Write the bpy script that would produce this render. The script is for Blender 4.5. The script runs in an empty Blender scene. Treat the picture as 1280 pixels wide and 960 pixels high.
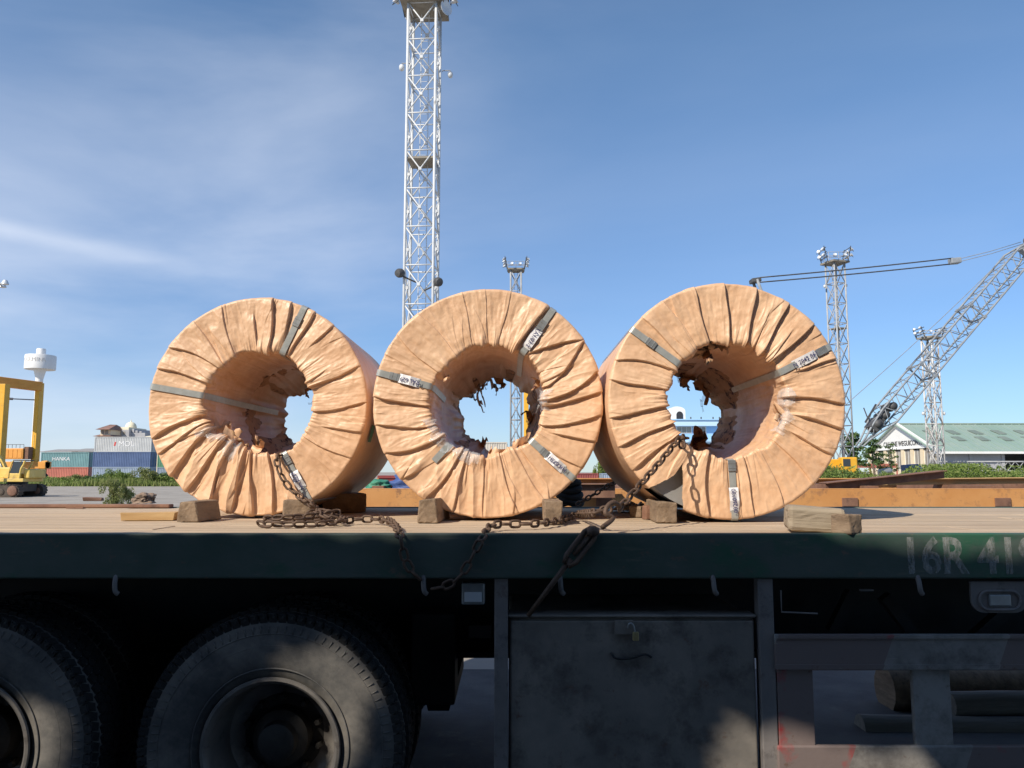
import bpy, bmesh, math, random
import numpy as np
from mathutils import Vector, Matrix, Euler
random.seed(7)
R_ = math.radians
PI = math.pi
scn = bpy.context.scene
COL = scn.collection

# ------------------------------------------------------------------ camera
CAM_H = 1.64
PITCH = R_(6.28)
cd = bpy.data.cameras.new('camera')
cam = bpy.data.objects.new('camera', cd)
COL.objects.link(cam)
cam.location = (0, 0, CAM_H)
cam.rotation_euler = (R_(90) + PITCH, 0, 0)
cd.sensor_width = 36.0
cd.lens = 28.125
cd.clip_start = 0.05
cd.clip_end = 9000
scn.camera = cam

# ------------------------------------------------------------------ light
KX, KY = 0.87, 0.90                     # sun: metres to the left / behind per metre of height
SUNV = Vector((-KX, -KY, 1.0)).normalized()
EL = math.asin(SUNV.z)
AZ = math.atan2(SUNV.x, SUNV.y)
sd = bpy.data.lights.new('sun', 'SUN')
sd.energy = 4.4
sd.angle = R_(0.53)
sd.color = (1.0, 0.91, 0.77)
so = bpy.data.objects.new('sun', sd)
COL.objects.link(so)
so.rotation_euler = SUNV.to_track_quat('Z', 'Y').to_euler()

w = bpy.data.worlds.new('World')
scn.world = w
w.use_nodes = True
nt = w.node_tree
nt.nodes.clear()
def wn(t, **k):
    n = nt.nodes.new(t)
    for a, b in k.items():
        setattr(n, a, b)
    return n
out = wn('ShaderNodeOutputWorld')
bg = wn('ShaderNodeBackground')
sky = wn('ShaderNodeTexSky', sky_type='NISHITA', sun_disc=False, sun_elevation=EL, sun_rotation=AZ,
         altitude=0.0, air_density=1.0, dust_density=0.0, ozone_density=4.5)
bg.inputs['Strength'].default_value = 0.125
tc = wn('ShaderNodeTexCoord')
# thin cirrus drawn across the whole sky: long streaks plus wide veils
mp = wn('ShaderNodeMapping')
mp.inputs['Rotation'].default_value = (R_(0), R_(14), R_(8))
mp.inputs['Scale'].default_value = (0.9, 1.3, 3.6)
mp.inputs['Location'].default_value = (0.2, 2.1, 1.0)
n1 = wn('ShaderNodeTexNoise')
n1.inputs['Scale'].default_value = 1.15
n1.inputs['Detail'].default_value = 7
n1.inputs['Roughness'].default_value = 0.52
n1.inputs['Distortion'].default_value = 0.35
r1 = wn('ShaderNodeMapRange')
r1.inputs['From Min'].default_value = 0.28
r1.inputs['From Max'].default_value = 0.72
r1.interpolation_type = 'SMOOTHSTEP'
n2 = wn('ShaderNodeTexNoise')
n2.inputs['Scale'].default_value = 1.3
n2.inputs['Detail'].default_value = 3
r2 = wn('ShaderNodeMapRange')
r2.inputs['From Min'].default_value = 0.30
r2.inputs['From Max'].default_value = 0.60
mul = wn('ShaderNodeMath', operation='MULTIPLY')
mu2 = wn('ShaderNodeMath', operation='MULTIPLY')
mu2.inputs[1].default_value = 0.72
mix = wn('ShaderNodeMixRGB')
mix.inputs['Color2'].default_value = (6.2, 6.6, 7.4, 1)
L = nt.links.new
sxyz = wn('ShaderNodeSeparateXYZ')
L(tc.outputs['Generated'], mp.inputs['Vector'])
L(mp.outputs['Vector'], n1.inputs['Vector'])
L(n1.outputs['Fac'], r1.inputs['Value'])
L(tc.outputs['Generated'], n2.inputs['Vector'])
L(n2.outputs['Fac'], r2.inputs['Value'])
L(r1.outputs['Result'], mul.inputs[0])
L(r2.outputs['Result'], mul.inputs[1])
L(mul.outputs[0], mu2.inputs[0])
wr_ = wn('ShaderNodeMapRange', interpolation_type='SMOOTHSTEP')   # the cirrus lies in the western half of the sky
wr_.inputs['From Min'].default_value = .15
wr_.inputs['From Max'].default_value = -.45
wr_.inputs['To Min'].default_value = .12
mu3 = wn('ShaderNodeMath', operation='MULTIPLY')
L(tc.outputs['Generated'], sxyz.inputs[0])
L(sxyz.outputs['X'], wr_.inputs['Value'])
L(mu2.outputs[0], mu3.inputs[0])
L(wr_.outputs['Result'], mu3.inputs[1])
sdir = Vector((-.640, 1.02, .310)).normalized().cross(Vector((-.400, 1.02, .262)).normalized()).normalized()
sdot = wn('ShaderNodeVectorMath', operation='DOT_PRODUCT')
sdot.inputs[1].default_value = sdir
sab = wn('ShaderNodeMath', operation='ABSOLUTE')
srg = wn('ShaderNodeMapRange', interpolation_type='SMOOTHSTEP')
srg.inputs['From Min'].default_value = .016
srg.inputs['From Max'].default_value = .0
sxr = wn('ShaderNodeMapRange', interpolation_type='SMOOTHSTEP')
sxr.inputs['From Min'].default_value = -.30
sxr.inputs['From Max'].default_value = -.52
sml = wn('ShaderNodeMath', operation='MULTIPLY')
sm2 = wn('ShaderNodeMath', operation='MULTIPLY')
sm3 = wn('ShaderNodeMath', operation='MULTIPLY_ADD', use_clamp=True)
sm3.inputs[1].default_value = .42
L(tc.outputs['Generated'], sdot.inputs[0])
L(sdot.outputs['Value'], sab.inputs[0])
L(sab.outputs[0], srg.inputs['Value'])
L(sxyz.outputs['X'], sxr.inputs['Value'])
L(srg.outputs['Result'], sml.inputs[0])
L(sxr.outputs['Result'], sml.inputs[1])
L(sml.outputs[0], sm2.inputs[0])
L(n2.outputs['Fac'], sm2.inputs[1])
L(sm2.outputs[0], sm3.inputs[0])
L(mu3.outputs[0], sm3.inputs[2])
L(sm3.outputs[0], mix.inputs['Fac'])
hsv = wn('ShaderNodeHueSaturation')
hsv.inputs['Saturation'].default_value = 1.0
L(sky.outputs['Color'], hsv.inputs['Color'])
# the air near the horizon is a clear blue here, not white
hz_ = wn('ShaderNodeMapRange')
hz_.inputs['From Min'].default_value = 0.0
hz_.inputs['From Max'].default_value = .48
hzc = wn('ShaderNodeMixRGB')
hzc.inputs['Color1'].default_value = (.46, .575, .77, 1)
hzc.inputs['Color2'].default_value = (.93, 1, 1, 1)
hzm = wn('ShaderNodeMixRGB', blend_type='MULTIPLY')
hzm.inputs['Fac'].default_value = 1.0
L(sxyz.outputs['Z'], hz_.inputs['Value'])
L(hz_.outputs['Result'], hzc.inputs['Fac'])
L(hsv.outputs['Color'], hzm.inputs['Color1'])
L(hzc.outputs['Color'], hzm.inputs['Color2'])
L(hzm.outputs['Color'], mix.inputs['Color1'])
L(mix.outputs['Color'], bg.inputs['Color'])
L(bg.outputs['Background'], out.inputs['Surface'])

scn.view_settings.view_transform = 'Standard'
scn.view_settings.look = 'None'
scn.view_settings.gamma = 1
scn.view_settings.exposure = 0.28

# ------------------------------------------------------------------ picking points on the photograph's rays
CP, SP = math.cos(PITCH), math.sin(PITCH)
def ray(px, py):
    x, f, u = (px - 640) / 1000.0, 1.0, (480 - py) / 1000.0
    return Vector((x, f * CP - u * SP, f * SP + u * CP))
def P(px, py, Y):
    d = ray(px, py)
    return Vector((0, 0, CAM_H)) + d * (Y / d.y)
def Q(px, py, z):                       # hit on a horizontal plane
    d = ray(px, py)
    return Vector((0, 0, CAM_H)) + d * ((z - CAM_H) / d.z)
DECK = 1.39
DY0, DY1 = 3.27, 5.77                   # deck from front edge to back edge
def D(px, py):
    return Q(px, py, DECK)

# ------------------------------------------------------------------ materials
def M(name, c1, c2=None, rough=0.7, metal=0.0, scale=4.0, detail=6, stretch=(1, 1, 1), bump=0.0, bscale=None, c3=None,
      lo=0.35, hi=0.65, spec=0.5, rough2=None, c3scale=1.3, c3lo=0.55, c3hi=0.7, rnd=0.0):
    m = bpy.data.materials.new(name)
    m.use_nodes = True
    t = m.node_tree
    b = t.nodes['Principled BSDF']
    b.inputs['Roughness'].default_value = rough
    b.inputs['Metallic'].default_value = metal
    b.inputs['Specular IOR Level'].default_value = spec
    c1 = tuple(c1) + (1,)
    b.inputs['Base Color'].default_value = c1
    if c2 is None:
        return m
    tcn = t.nodes.new('ShaderNodeTexCoord')
    mpn = t.nodes.new('ShaderNodeMapping')
    mpn.inputs['Scale'].default_value = stretch
    t.links.new(tcn.outputs['Object'], mpn.inputs['Vector'])
    vec = mpn.outputs['Vector']
    if rnd:
        oi = t.nodes.new('ShaderNodeObjectInfo')
        vm = t.nodes.new('ShaderNodeVectorMath')
        vm.operation = 'ADD'
        sc_ = t.nodes.new('ShaderNodeMath')
        sc_.operation = 'MULTIPLY'
        sc_.inputs[1].default_value = 37.0
        t.links.new(oi.outputs['Random'], sc_.inputs[0])
        t.links.new(vec, vm.inputs[0])
        t.links.new(sc_.outputs[0], vm.inputs[1])
        vec = vm.outputs[0]
    no = t.nodes.new('ShaderNodeTexNoise')
    no.inputs['Scale'].default_value = scale
    no.inputs['Detail'].default_value = detail
    no.inputs['Roughness'].default_value = 0.62
    t.links.new(vec, no.inputs['Vector'])
    mr = t.nodes.new('ShaderNodeMapRange')
    mr.inputs['From Min'].default_value = lo
    mr.inputs['From Max'].default_value = hi
    t.links.new(no.outputs['Fac'], mr.inputs['Value'])
    mx = t.nodes.new('ShaderNodeMixRGB')
    mx.inputs['Color1'].default_value = c1
    mx.inputs['Color2'].default_value = tuple(c2) + (1,)
    t.links.new(mr.outputs['Result'], mx.inputs['Fac'])
    col = mx.outputs['Color']
    if c3 is not None:
        n3 = t.nodes.new('ShaderNodeTexNoise')
        n3.inputs['Scale'].default_value = scale * c3scale
        n3.inputs['Detail'].default_value = 8
        n3.inputs['Roughness'].default_value = 0.7
        ad = t.nodes.new('ShaderNodeVectorMath')
        ad.operation = 'ADD'
        ad.inputs[1].default_value = (13.1, 5.7, 9.3)
        t.links.new(vec, ad.inputs[0])
        t.links.new(ad.outputs[0], n3.inputs['Vector'])
        m3 = t.nodes.new('ShaderNodeMapRange')
        m3.inputs['From Min'].default_value = c3lo
        m3.inputs['From Max'].default_value = c3hi
        t.links.new(n3.outputs['Fac'], m3.inputs['Value'])
        x3 = t.nodes.new('ShaderNodeMixRGB')
        x3.inputs['Color2'].default_value = tuple(c3) + (1,)
        t.links.new(m3.outputs['Result'], x3.inputs['Fac'])
        t.links.new(col, x3.inputs['Color1'])
        col = x3.outputs['Color']
    t.links.new(col, b.inputs['Base Color'])
    if rough2 is not None:
        rr = t.nodes.new('ShaderNodeMapRange')
        rr.inputs['To Min'].default_value = rough
        rr.inputs['To Max'].default_value = rough2
        t.links.new(mr.outputs['Result'], rr.inputs['Value'])
        t.links.new(rr.outputs['Result'], b.inputs['Roughness'])
    if bump:
        nb = t.nodes.new('ShaderNodeTexNoise')
        nb.inputs['Scale'].default_value = bscale or scale * 4
        nb.inputs['Detail'].default_value = 6
        nb.inputs['Roughness'].default_value = 0.65
        t.links.new(vec, nb.inputs['Vector'])
        bp = t.nodes.new('ShaderNodeBump')
        bp.inputs['Strength'].default_value = 1.0
        bp.inputs['Distance'].default_value = bump
        t.links.new(nb.outputs['Fac'], bp.inputs['Height'])
        t.links.new(bp.outputs['Normal'], b.inputs['Normal'])
    return m

m_ground = M('yard_concrete', (.30, .27, .235), (.38, .35, .31), .9, scale=.35, bump=.006, bscale=30, c3=(.17, .15, .13), c3lo=.56, c3hi=.72, spec=.2)
m_asphalt = M('yard_asphalt', (.085, .085, .09), (.13, .13, .13), .9, scale=2.5, bump=.006, bscale=90, c3=(.2, .19, .17), c3lo=.6, c3hi=.75, spec=.3)
m_deck = M('dusty_deck_board', (.43, .325, .225), (.57, .445, .315), .85, scale=2.6, stretch=(.35, 6, 1), bump=.003, bscale=40, c3=(.24, .165, .12), c3lo=.52, c3hi=.72, spec=.25, rnd=1)
m_green = M('dark_green_paint', (.046, .078, .062), (.080, .102, .088), .5, scale=3.5, stretch=(1, 1, 1.6), bump=.0012, bscale=22, c3=(.022, .095, .055), c3lo=.53, c3hi=.66, rough2=.7, c3scale=.6)
m_chassis = M('grimy_chassis_black', (.012, .012, .014), (.024, .022, .02), .7, scale=5, bump=.002)
m_box = M('grimy_toolbox_paint', (.145, .132, .118), (.24, .212, .182), .55, scale=4, bump=.0012, bscale=24, c3=(.055, .046, .04), c3lo=.50, c3hi=.72, rough2=.75, c3scale=1.6)
m_post = M('grey_steel_post', (.16, .145, .14), (.21, .19, .18), .6, scale=7, bump=.001, c3=(.08, .07, .065))
m_rubber = M('dusty_rubber', (.045, .045, .047), (.085, .082, .078), .75, scale=7, bump=.0015, bscale=40, c3=(.22, .20, .175), c3lo=.42, c3hi=.74, c3scale=.5)
m_tread = M('worn_tread_rubber', (.012, .012, .013), (.024, .023, .022), .8, scale=14, bump=.002, bscale=60)
m_rim = M('dusty_wheel_steel', (.12, .112, .105), (.19, .172, .155), .5, metal=.25, scale=9, bump=.001, c3=(.06, .05, .045))
m_hub = M('oily_hub', (.014, .013, .012), (.032, .029, .026), .6, scale=12, bump=.002)
m_gal = M('galvanised_metal', (.30, .31, .31), (.40, .41, .41), .42, metal=.6, scale=15, bump=.0006)
m_strap = M('grey_steel_strap', (.36, .375, .36), (.46, .47, .45), .36, metal=.3, scale=22, stretch=(1, 1, 1), bump=.0012, bscale=30, c3=(.32, .22, .14), c3lo=.6, c3hi=.74)
m_label = M('white_tag', (.76, .74, .74), (.82, .80, .80), .55, scale=20)
m_ink = M('dark_ink', (.05, .05, .14))
m_chain = M('rusty_chain_steel', (.085, .052, .036), (.14, .085, .055), .65, metal=.3, scale=60, bump=.0008, c3=(.045, .033, .028), rnd=1)
m_steel = M('coil_steel', (.42, .41, .40), (.52, .51, .49), .4, metal=.55, scale=6)
m_torn = M('torn_brown_lining', (.46, .26, .135), (.56, .34, .19), .75, scale=9, bump=.006, bscale=22, c3=(.09, .03, .025), c3lo=.53, c3hi=.60)
m_oldwood = M('weathered_wood', (.17, .115, .072), (.29, .205, .135), .85, scale=7, stretch=(2.5, .6, 2.5), bump=.004, bscale=26, c3=(.12, .085, .06), rnd=1)
m_palewood = M('pale_weathered_wood', (.26, .205, .145), (.36, .295, .215), .85, scale=5, stretch=(.3, 3, 5), bump=.003, bscale=30, c3=(.15, .11, .08), rnd=1)
m_newwood = M('yellow_wood', (.44, .27, .115), (.54, .36, .17), .8, scale=6, stretch=(.5, 5, 5), bump=.001, rnd=1)
m_log = M('grey_log', (.15, .14, .125), (.24, .225, .2), .9, scale=6, stretch=(.4, 4, 4), bump=.004, bscale=25, rnd=1)
m_stone = M('brown_stone', (.20, .14, .1), (.30, .22, .165), .9, scale=9, bump=.006)
m_orange = M('orange_trailer_paint', (.54, .245, .075), (.62, .31, .11), .6, scale=2.4, bump=.001, c3=(.24, .12, .07), c3lo=.53, c3hi=.7, c3scale=1.8)
m_rust = M('brown_rusty_steel', (.17, .085, .055), (.26, .14, .09), .8, scale=6, bump=.002, c3=(.1, .055, .04))
m_towerwhite = M('white_tower_paint', (.54, .56, .58), (.66, .67, .67), .5, scale=2, c3=(.36, .34, .31), c3lo=.6, c3hi=.7)
m_towergrey = M('grey_tower_paint', (.30, .31, .32), (.42, .42, .42), .6, scale=1.2)
m_towerpatch = M('flaking_tower_paint', (.52, .52, .52), (.64, .63, .61), .6, scale=.8, c3=(.3, .24, .19), c3lo=.52, c3hi=.6)
m_darkmetal = M('dark_metal', (.05, .05, .055), (.09, .09, .09), .6, scale=3)
m_lamp = M('lamp_housing', (.62, .64, .66), (.7, .72, .74), .35, metal=.2, scale=3)
m_platform = M('platform_underside', (.20, .17, .13), (.3, .27, .22), .7, scale=2)
m_boom = M('grey_boom_paint', (.20, .22, .245), (.30, .32, .34), .55, scale=1.5)
m_yellow = M('machine_yellow', (.74, .37, .02), (.82, .44, .04), .5, scale=1.2, c3=(.4, .24, .07), c3lo=.6, c3hi=.78)
m_brightorange = M('bright_orange_paint', (.72, .30, .05), (.80, .36, .07), .5, scale=1.2, c3=(.4, .18, .06), c3lo=.6, c3hi=.78)
m_yellow2 = M('pale_machine_yellow', (.70, .47, .10), (.78, .56, .16), .5, scale=1.2, c3=(.34, .22, .1), c3lo=.55, c3hi=.7)
m_track = M('track_steel', (.05, .04, .035), (.1, .075, .055), .8, scale=2)
m_glass = M('dark_glass', (.04, .05, .06), None, .12)
m_white = M('white_wall', (.74, .74, .72), (.8, .8, .78), .8, scale=.6)
m_cream = M('cream_wall', (.66, .55, .38), (.74, .63, .46), .8, scale=.5)
m_winpane = M('dusty_pane', (.22, .2, .17), (.34, .31, .27), .5, scale=.7)
m_roofgreen = M('pale_green_roof_sheet', (.235, .335, .285), (.30, .39, .335), .6, scale=.12, c3=(.33, .385, .335), c3lo=.5, c3hi=.7)
m_skylight = M('grimy_skylight', (.17, .215, .18), (.22, .26, .22), .5, scale=.5)
m_greywall = M('grey_wall', (.33, .34, .36), (.42, .42, .43), .85, scale=.4)
m_dark = M('dark_interior', (.03, .03, .035), None, .9)
m_blue = M('light_blue_wall', (.30, .52, .80), (.36, .58, .84), .7, scale=.3)
m_blue2 = M('pale_blue_trim', (.48, .68, .86), (.52, .72, .88), .7, scale=.3)
m_redtile = M('red_roof_tile', (.24, .13, .10), (.31, .18, .14), .85, scale=.6)
m_domecream = M('cream_dome', (.78, .70, .50), (.82, .75, .56), .7, scale=.5)
m_houseshade = M('grey_house_wall', (.36, .36, .38), (.44, .44, .45), .85, scale=.4)
def cont(name, c):
    return M(name, c, tuple(min(1, v * 1.25 + .01) for v in c), .55, scale=.5, c3=tuple(v * .7 for v in c), c3lo=.6, c3hi=.8)
m_ctgrey = cont('container_grey', (.42, .43, .43))
m_ctblue = cont('container_blue', (.065, .105, .21))
m_ctteal = cont('container_teal', (.13, .25, .26))
m_ctred = cont('container_red', (.40, .13, .09))
m_ctslate = cont('container_slate', (.24, .30, .38))
m_ctbeige = cont('container_beige', (.48, .44, .38))
m_ctgreen = cont('container_green', (.10, .25, .16))
m_ctmaroon = cont('container_maroon', (.22, .05, .045))
m_letter = M('white_lettering', (.70, .70, .70), (.78, .78, .78), .6, scale=3)
m_redmark = M('red_mark', (.6, .06, .05), None, .6)
m_water = M('water_tower_white', (.78, .77, .75), (.82, .81, .79), .6, scale=.3, c3=(.66, .64, .6), c3lo=.6, c3hi=.8)
m_faint = M('faint_lettering', (.58, .56, .53), None, .6)
m_roofcorr = M('old_roof_sheet', (.26, .26, .26), (.33, .31, .29), .7, scale=2)
m_redplastic = M('red_plastic', (.26, .05, .05), (.33, .07, .06), .5, scale=5)
m_bluetarp = M('blue_tarpaulin', (.05, .09, .25), (.07, .12, .32), .5, scale=8, bump=.01, bscale=12)
m_greentarp = M('green_tarpaulin', (.03, .2, .12), (.06, .26, .17), .5, scale=8, bump=.01)
m_bark = M('bark', (.12, .09, .065), (.19, .15, .11), .9, scale=8)

def leafmat(name, a, b, c):
    m = M(name, a, b, .6, scale=1.1, detail=4, c3=c, c3scale=3.5, c3lo=.5, c3hi=.62, spec=.3)
    t = m.node_tree
    bs = t.nodes['Principled BSDF']
    tr = t.nodes.new('ShaderNodeBsdfTranslucent')
    src = bs.inputs['Base Color'].links[0].from_socket
    t.links.new(src, tr.inputs['Color'])
    mxs = t.nodes.new('ShaderNodeMixShader')
    mxs.inputs['Fac'].default_value = .3
    t.links.new(bs.outputs[0], mxs.inputs[1])
    t.links.new(tr.outputs[0], mxs.inputs[2])
    t.links.new(mxs.outputs[0], t.nodes['Material Output'].inputs['Surface'])
    return m
m_leaf = leafmat('bush_leaf', (.14, .21, .04), (.21, .29, .065), (.28, .31, .11))
m_leaf2 = leafmat('shrub_leaf_dark', (.07, .13, .04), (.11, .18, .05), (.14, .20, .07))
m_leafpale = leafmat('pale_leaf', (.17, .20, .06), (.24, .27, .09), (.30, .29, .13))
m_grass = leafmat('grass_blade', (.17, .24, .06), (.26, .31, .09), (.33, .31, .14))

# the wrapping: tan woven-plastic kraft paper
def wrap_mat():
    m = M('tan_wrapping_paper', (.68, .415, .245), (.76, .50, .315), .5, scale=5, c3=(.60, .345, .19), c3lo=.46, c3hi=.80, c3scale=2.2, rough2=.40, spec=.45)
    t = m.node_tree
    b = t.nodes['Principled BSDF']
    tcn = t.nodes.new('ShaderNodeTexCoord')
    def noise(sc, det, dist=0.0, rough=.6):
        n = t.nodes.new('ShaderNodeTexNoise')
        n.inputs['Scale'].default_value = sc
        n.inputs['Detail'].default_value = det
        n.inputs['Distortion'].default_value = dist
        n.inputs['Roughness'].default_value = rough
        t.links.new(tcn.outputs['Object'], n.inputs['Vector'])
        return n
    # ridged creases: 1 - |2n-1|
    def ridged(n):
        s = t.nodes.new('ShaderNodeMath'); s.operation = 'SUBTRACT'; s.inputs[1].default_value = .5
        a = t.nodes.new('ShaderNodeMath'); a.operation = 'ABSOLUTE'
        t.links.new(n.outputs['Fac'], s.inputs[0]); t.links.new(s.outputs[0], a.inputs[0])
        return a
    vo = t.nodes.new('ShaderNodeTexVoronoi')
    vo.inputs['Scale'].default_value = 11
    wrp = noise(6, 2)
    wmx = t.nodes.new('ShaderNodeMixRGB'); wmx.blend_type = 'LINEAR_LIGHT'; wmx.inputs['Fac'].default_value = .12
    t.links.new(tcn.outputs['Object'], wmx.inputs['Color1']); t.links.new(wrp.outputs['Color'], wmx.inputs['Color2'])
    t.links.new(wmx.outputs['Color'], vo.inputs['Vector'])
    a1 = ridged(noise(13, 2, .4))
    a2 = ridged(noise(34, 3, .3))
    n3 = noise(240, 2)
    m1 = t.nodes.new('ShaderNodeMath'); m1.operation = 'MULTIPLY_ADD'; m1.inputs[1].default_value = .35
    t.links.new(a2.outputs[0], m1.inputs[0]); t.links.new(a1.outputs[0], m1.inputs[2])
    m2 = t.nodes.new('ShaderNodeMath'); m2.operation = 'MULTIPLY_ADD'; m2.inputs[1].default_value = .018
    t.links.new(n3.outputs['Fac'], m2.inputs[0]); t.links.new(m1.outputs[0], m2.inputs[2])
    m5 = t.nodes.new('ShaderNodeMath'); m5.operation = 'MULTIPLY_ADD'; m5.inputs[1].default_value = .55
    t.links.new(vo.outputs['Distance'], m5.inputs[0]); t.links.new(m2.outputs[0], m5.inputs[2])
    m2 = m5
    bp = t.nodes.new('ShaderNodeBump')
    bp.inputs['Strength'].default_value = .8
    bp.inputs['Distance'].default_value = .0036
    t.links.new(m2.outputs[0], bp.inputs['Height'])
    t.links.new(bp.outputs['Normal'], b.inputs['Normal'])
    # small dirt specks and scuffs
    n4 = noise(55, 5, .5, .7)
    mr = t.nodes.new('ShaderNodeMapRange')
    mr.inputs['From Min'].default_value = .70; mr.inputs['From Max'].default_value = .78
    t.links.new(n4.outputs['Fac'], mr.inputs['Value'])
    mx = t.nodes.new('ShaderNodeMixRGB')
    mx.inputs['Color2'].default_value = (.24, .12, .06, 1)
    src = b.inputs['Base Color'].links[0].from_socket
    mm = t.nodes.new('ShaderNodeMath'); mm.operation = 'MULTIPLY'; mm.inputs[1].default_value = .7
    t.links.new(mr.outputs['Result'], mm.inputs[0])
    t.links.new(mm.outputs[0], mx.inputs['Fac'])
    t.links.new(src, mx.inputs['Color1'])
    t.links.new(mx.outputs['Color'], b.inputs['Base Color'])
    return m
m_wrap = wrap_mat()

def steel_mat():
    m = M('coil_edge_steel', (.36, .355, .345), (.46, .45, .44), .45, metal=.4, scale=5)
    t = m.node_tree
    b = t.nodes['Principled BSDF']
    tcn = t.nodes.new('ShaderNodeTexCoord')
    mpn = t.nodes.new('ShaderNodeMapping')
    mpn.inputs['Location'].default_value = (0, 0, 0)
    wv = t.nodes.new('ShaderNodeTexWave')
    wv.wave_type = 'RINGS'; wv.rings_direction = 'Y'
    wv.inputs['Scale'].default_value = 60
    wv.inputs['Distortion'].default_value = 1.2
    wv.inputs['Detail'].default_value = 3
    t.links.new(tcn.outputs['Object'], mpn.inputs['Vector'])
    t.links.new(mpn.outputs['Vector'], wv.inputs['Vector'])
    bp = t.nodes.new('ShaderNodeBump')
    bp.inputs['Distance'].default_value = .0004
    t.links.new(wv.outputs['Fac'], bp.inputs['Height'])
    t.links.new(bp.outputs['Normal'], b.inputs['Normal'])
    return m
m_edge = steel_mat()

def film_mat():
    m = bpy.data.materials.new('clear_plastic_film')
    m.use_nodes = True
    t = m.node_tree
    b = t.nodes['Principled BSDF']
    b.inputs['Base Color'].default_value = (.72, .74, .76, 1)
    b.inputs['Roughness'].default_value = .12
    b.inputs['Alpha'].default_value = .32
    return m
m_film = film_mat()
m_shred = M('pale_shredded_wrap', (.56, .53, .52), (.68, .65, .64), .5, scale=20)

def stencil_mat():
    m = M('worn_white_stencil', (.30, .32, .31), (.42, .43, .41), .8, scale=12)
    t = m.node_tree
    b = t.nodes['Principled BSDF']
    tcn = t.nodes.new('ShaderNodeTexCoord')
    mpn = t.nodes.new('ShaderNodeMapping'); mpn.inputs['Scale'].default_value = (3, 1.2, 1)
    n = t.nodes.new('ShaderNodeTexNoise'); n.inputs['Scale'].default_value = 16; n.inputs['Detail'].default_value = 8; n.inputs['Roughness'].default_value = .7
    mr = t.nodes.new('ShaderNodeMapRange')
    mr.inputs['From Min'].default_value = .40; mr.inputs['From Max'].default_value = .60
    mr.inputs['To Min'].default_value = .05; mr.inputs['To Max'].default_value = .5
    t.links.new(tcn.outputs['Object'], mpn.inputs['Vector'])
    t.links.new(mpn.outputs['Vector'], n.inputs['Vector'])
    t.links.new(n.outputs['Fac'], mr.inputs['Value'])
    t.links.new(mr.outputs['Result'], b.inputs['Alpha'])
    return m
m_stencil = stencil_mat()

# worn red and white diagonal marking on the side guard
def guard_mat():
    m = M('worn_red_white_guard_paint', (.20, .185, .17), (.29, .275, .255), .7, scale=5, bump=.0015, bscale=30, c3=(.10, .088, .08), c3lo=.48, c3hi=.7)
    t = m.node_tree
    b = t.nodes['Principled BSDF']
    src = b.inputs['Base Color'].links[0].from_socket
    tcn = t.nodes.new('ShaderNodeTexCoord')
    sx = t.nodes.new('ShaderNodeSeparateXYZ')
    t.links.new(tcn.outputs['Object'], sx.inputs[0])
    a = t.nodes.new('ShaderNodeMath'); a.operation = 'MULTIPLY_ADD'; a.inputs[1].default_value = -.40
    t.links.new(sx.outputs['Z'], a.inputs[0]); t.links.new(sx.outputs['X'], a.inputs[2])
    d = t.nodes.new('ShaderNodeMath'); d.operation = 'MULTIPLY_ADD'; d.inputs[1].default_value = 1 / .92; d.inputs[2].default_value = -1.22
    t.links.new(a.outputs[0], d.inputs[0])
    fr = t.nodes.new('ShaderNodeMath'); fr.operation = 'FRACT'
    t.links.new(d.outputs[0], fr.inputs[0])
    gt = t.nodes.new('ShaderNodeMath'); gt.operation = 'GREATER_THAN'; gt.inputs[1].default_value = .5
    t.links.new(fr.outputs[0], gt.inputs[0])
    n = t.nodes.new('ShaderNodeTexNoise'); n.inputs['Scale'].default_value = 7; n.inputs['Detail'].default_value = 7
    t.links.new(tcn.outputs['Object'], n.inputs['Vector'])
    mr = t.nodes.new('ShaderNodeMapRange'); mr.inputs['From Min'].default_value = .60; mr.inputs['From Max'].default_value = .70
    t.links.new(n.outputs['Fac'], mr.inputs['Value'])
    rd = t.nodes.new('ShaderNodeMixRGB')
    rd.inputs['Color1'].default_value = (.175, .135, .125, 1); rd.inputs['Color2'].default_value = (.30, .035, .035, 1)
    t.links.new(mr.outputs['Result'], rd.inputs['Fac'])
    mx = t.nodes.new('ShaderNodeMixRGB')
    t.links.new(gt.outputs[0], mx.inputs['Fac'])
    t.links.new(src, mx.inputs['Color1']); t.links.new(rd.outputs['Color'], mx.inputs['Color2'])
    t.links.new(mx.outputs['Color'], b.inputs['Base Color'])
    return m
m_guard = guard_mat()
def rust_spots(m, col, scale, lo, hi, amt=.85, stretch=(1, 1, 1)):
    t = m.node_tree
    b = t.nodes['Principled BSDF']
    tcn = t.nodes.new('ShaderNodeTexCoord')
    mpn = t.nodes.new('ShaderNodeMapping'); mpn.inputs['Scale'].default_value = stretch; mpn.inputs['Location'].default_value = (3.1, 7.7, 1.9)
    n = t.nodes.new('ShaderNodeTexNoise'); n.inputs['Scale'].default_value = scale; n.inputs['Detail'].default_value = 9; n.inputs['Roughness'].default_value = .72
    mr = t.nodes.new('ShaderNodeMapRange'); mr.inputs['From Min'].default_value = lo; mr.inputs['From Max'].default_value = hi; mr.inputs['To Max'].default_value = amt
    mx = t.nodes.new('ShaderNodeMixRGB'); mx.inputs['Color2'].default_value = tuple(col) + (1,)
    src = b.inputs['Base Color'].links[0].from_socket
    t.links.new(tcn.outputs['Object'], mpn.inputs['Vector']); t.links.new(mpn.outputs['Vector'], n.inputs['Vector'])
    t.links.new(n.outputs['Fac'], mr.inputs['Value']); t.links.new(mr.outputs['Result'], mx.inputs['Fac'])
    t.links.new(src, mx.inputs['Color1']); t.links.new(mx.outputs['Color'], b.inputs['Base Color'])
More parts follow.
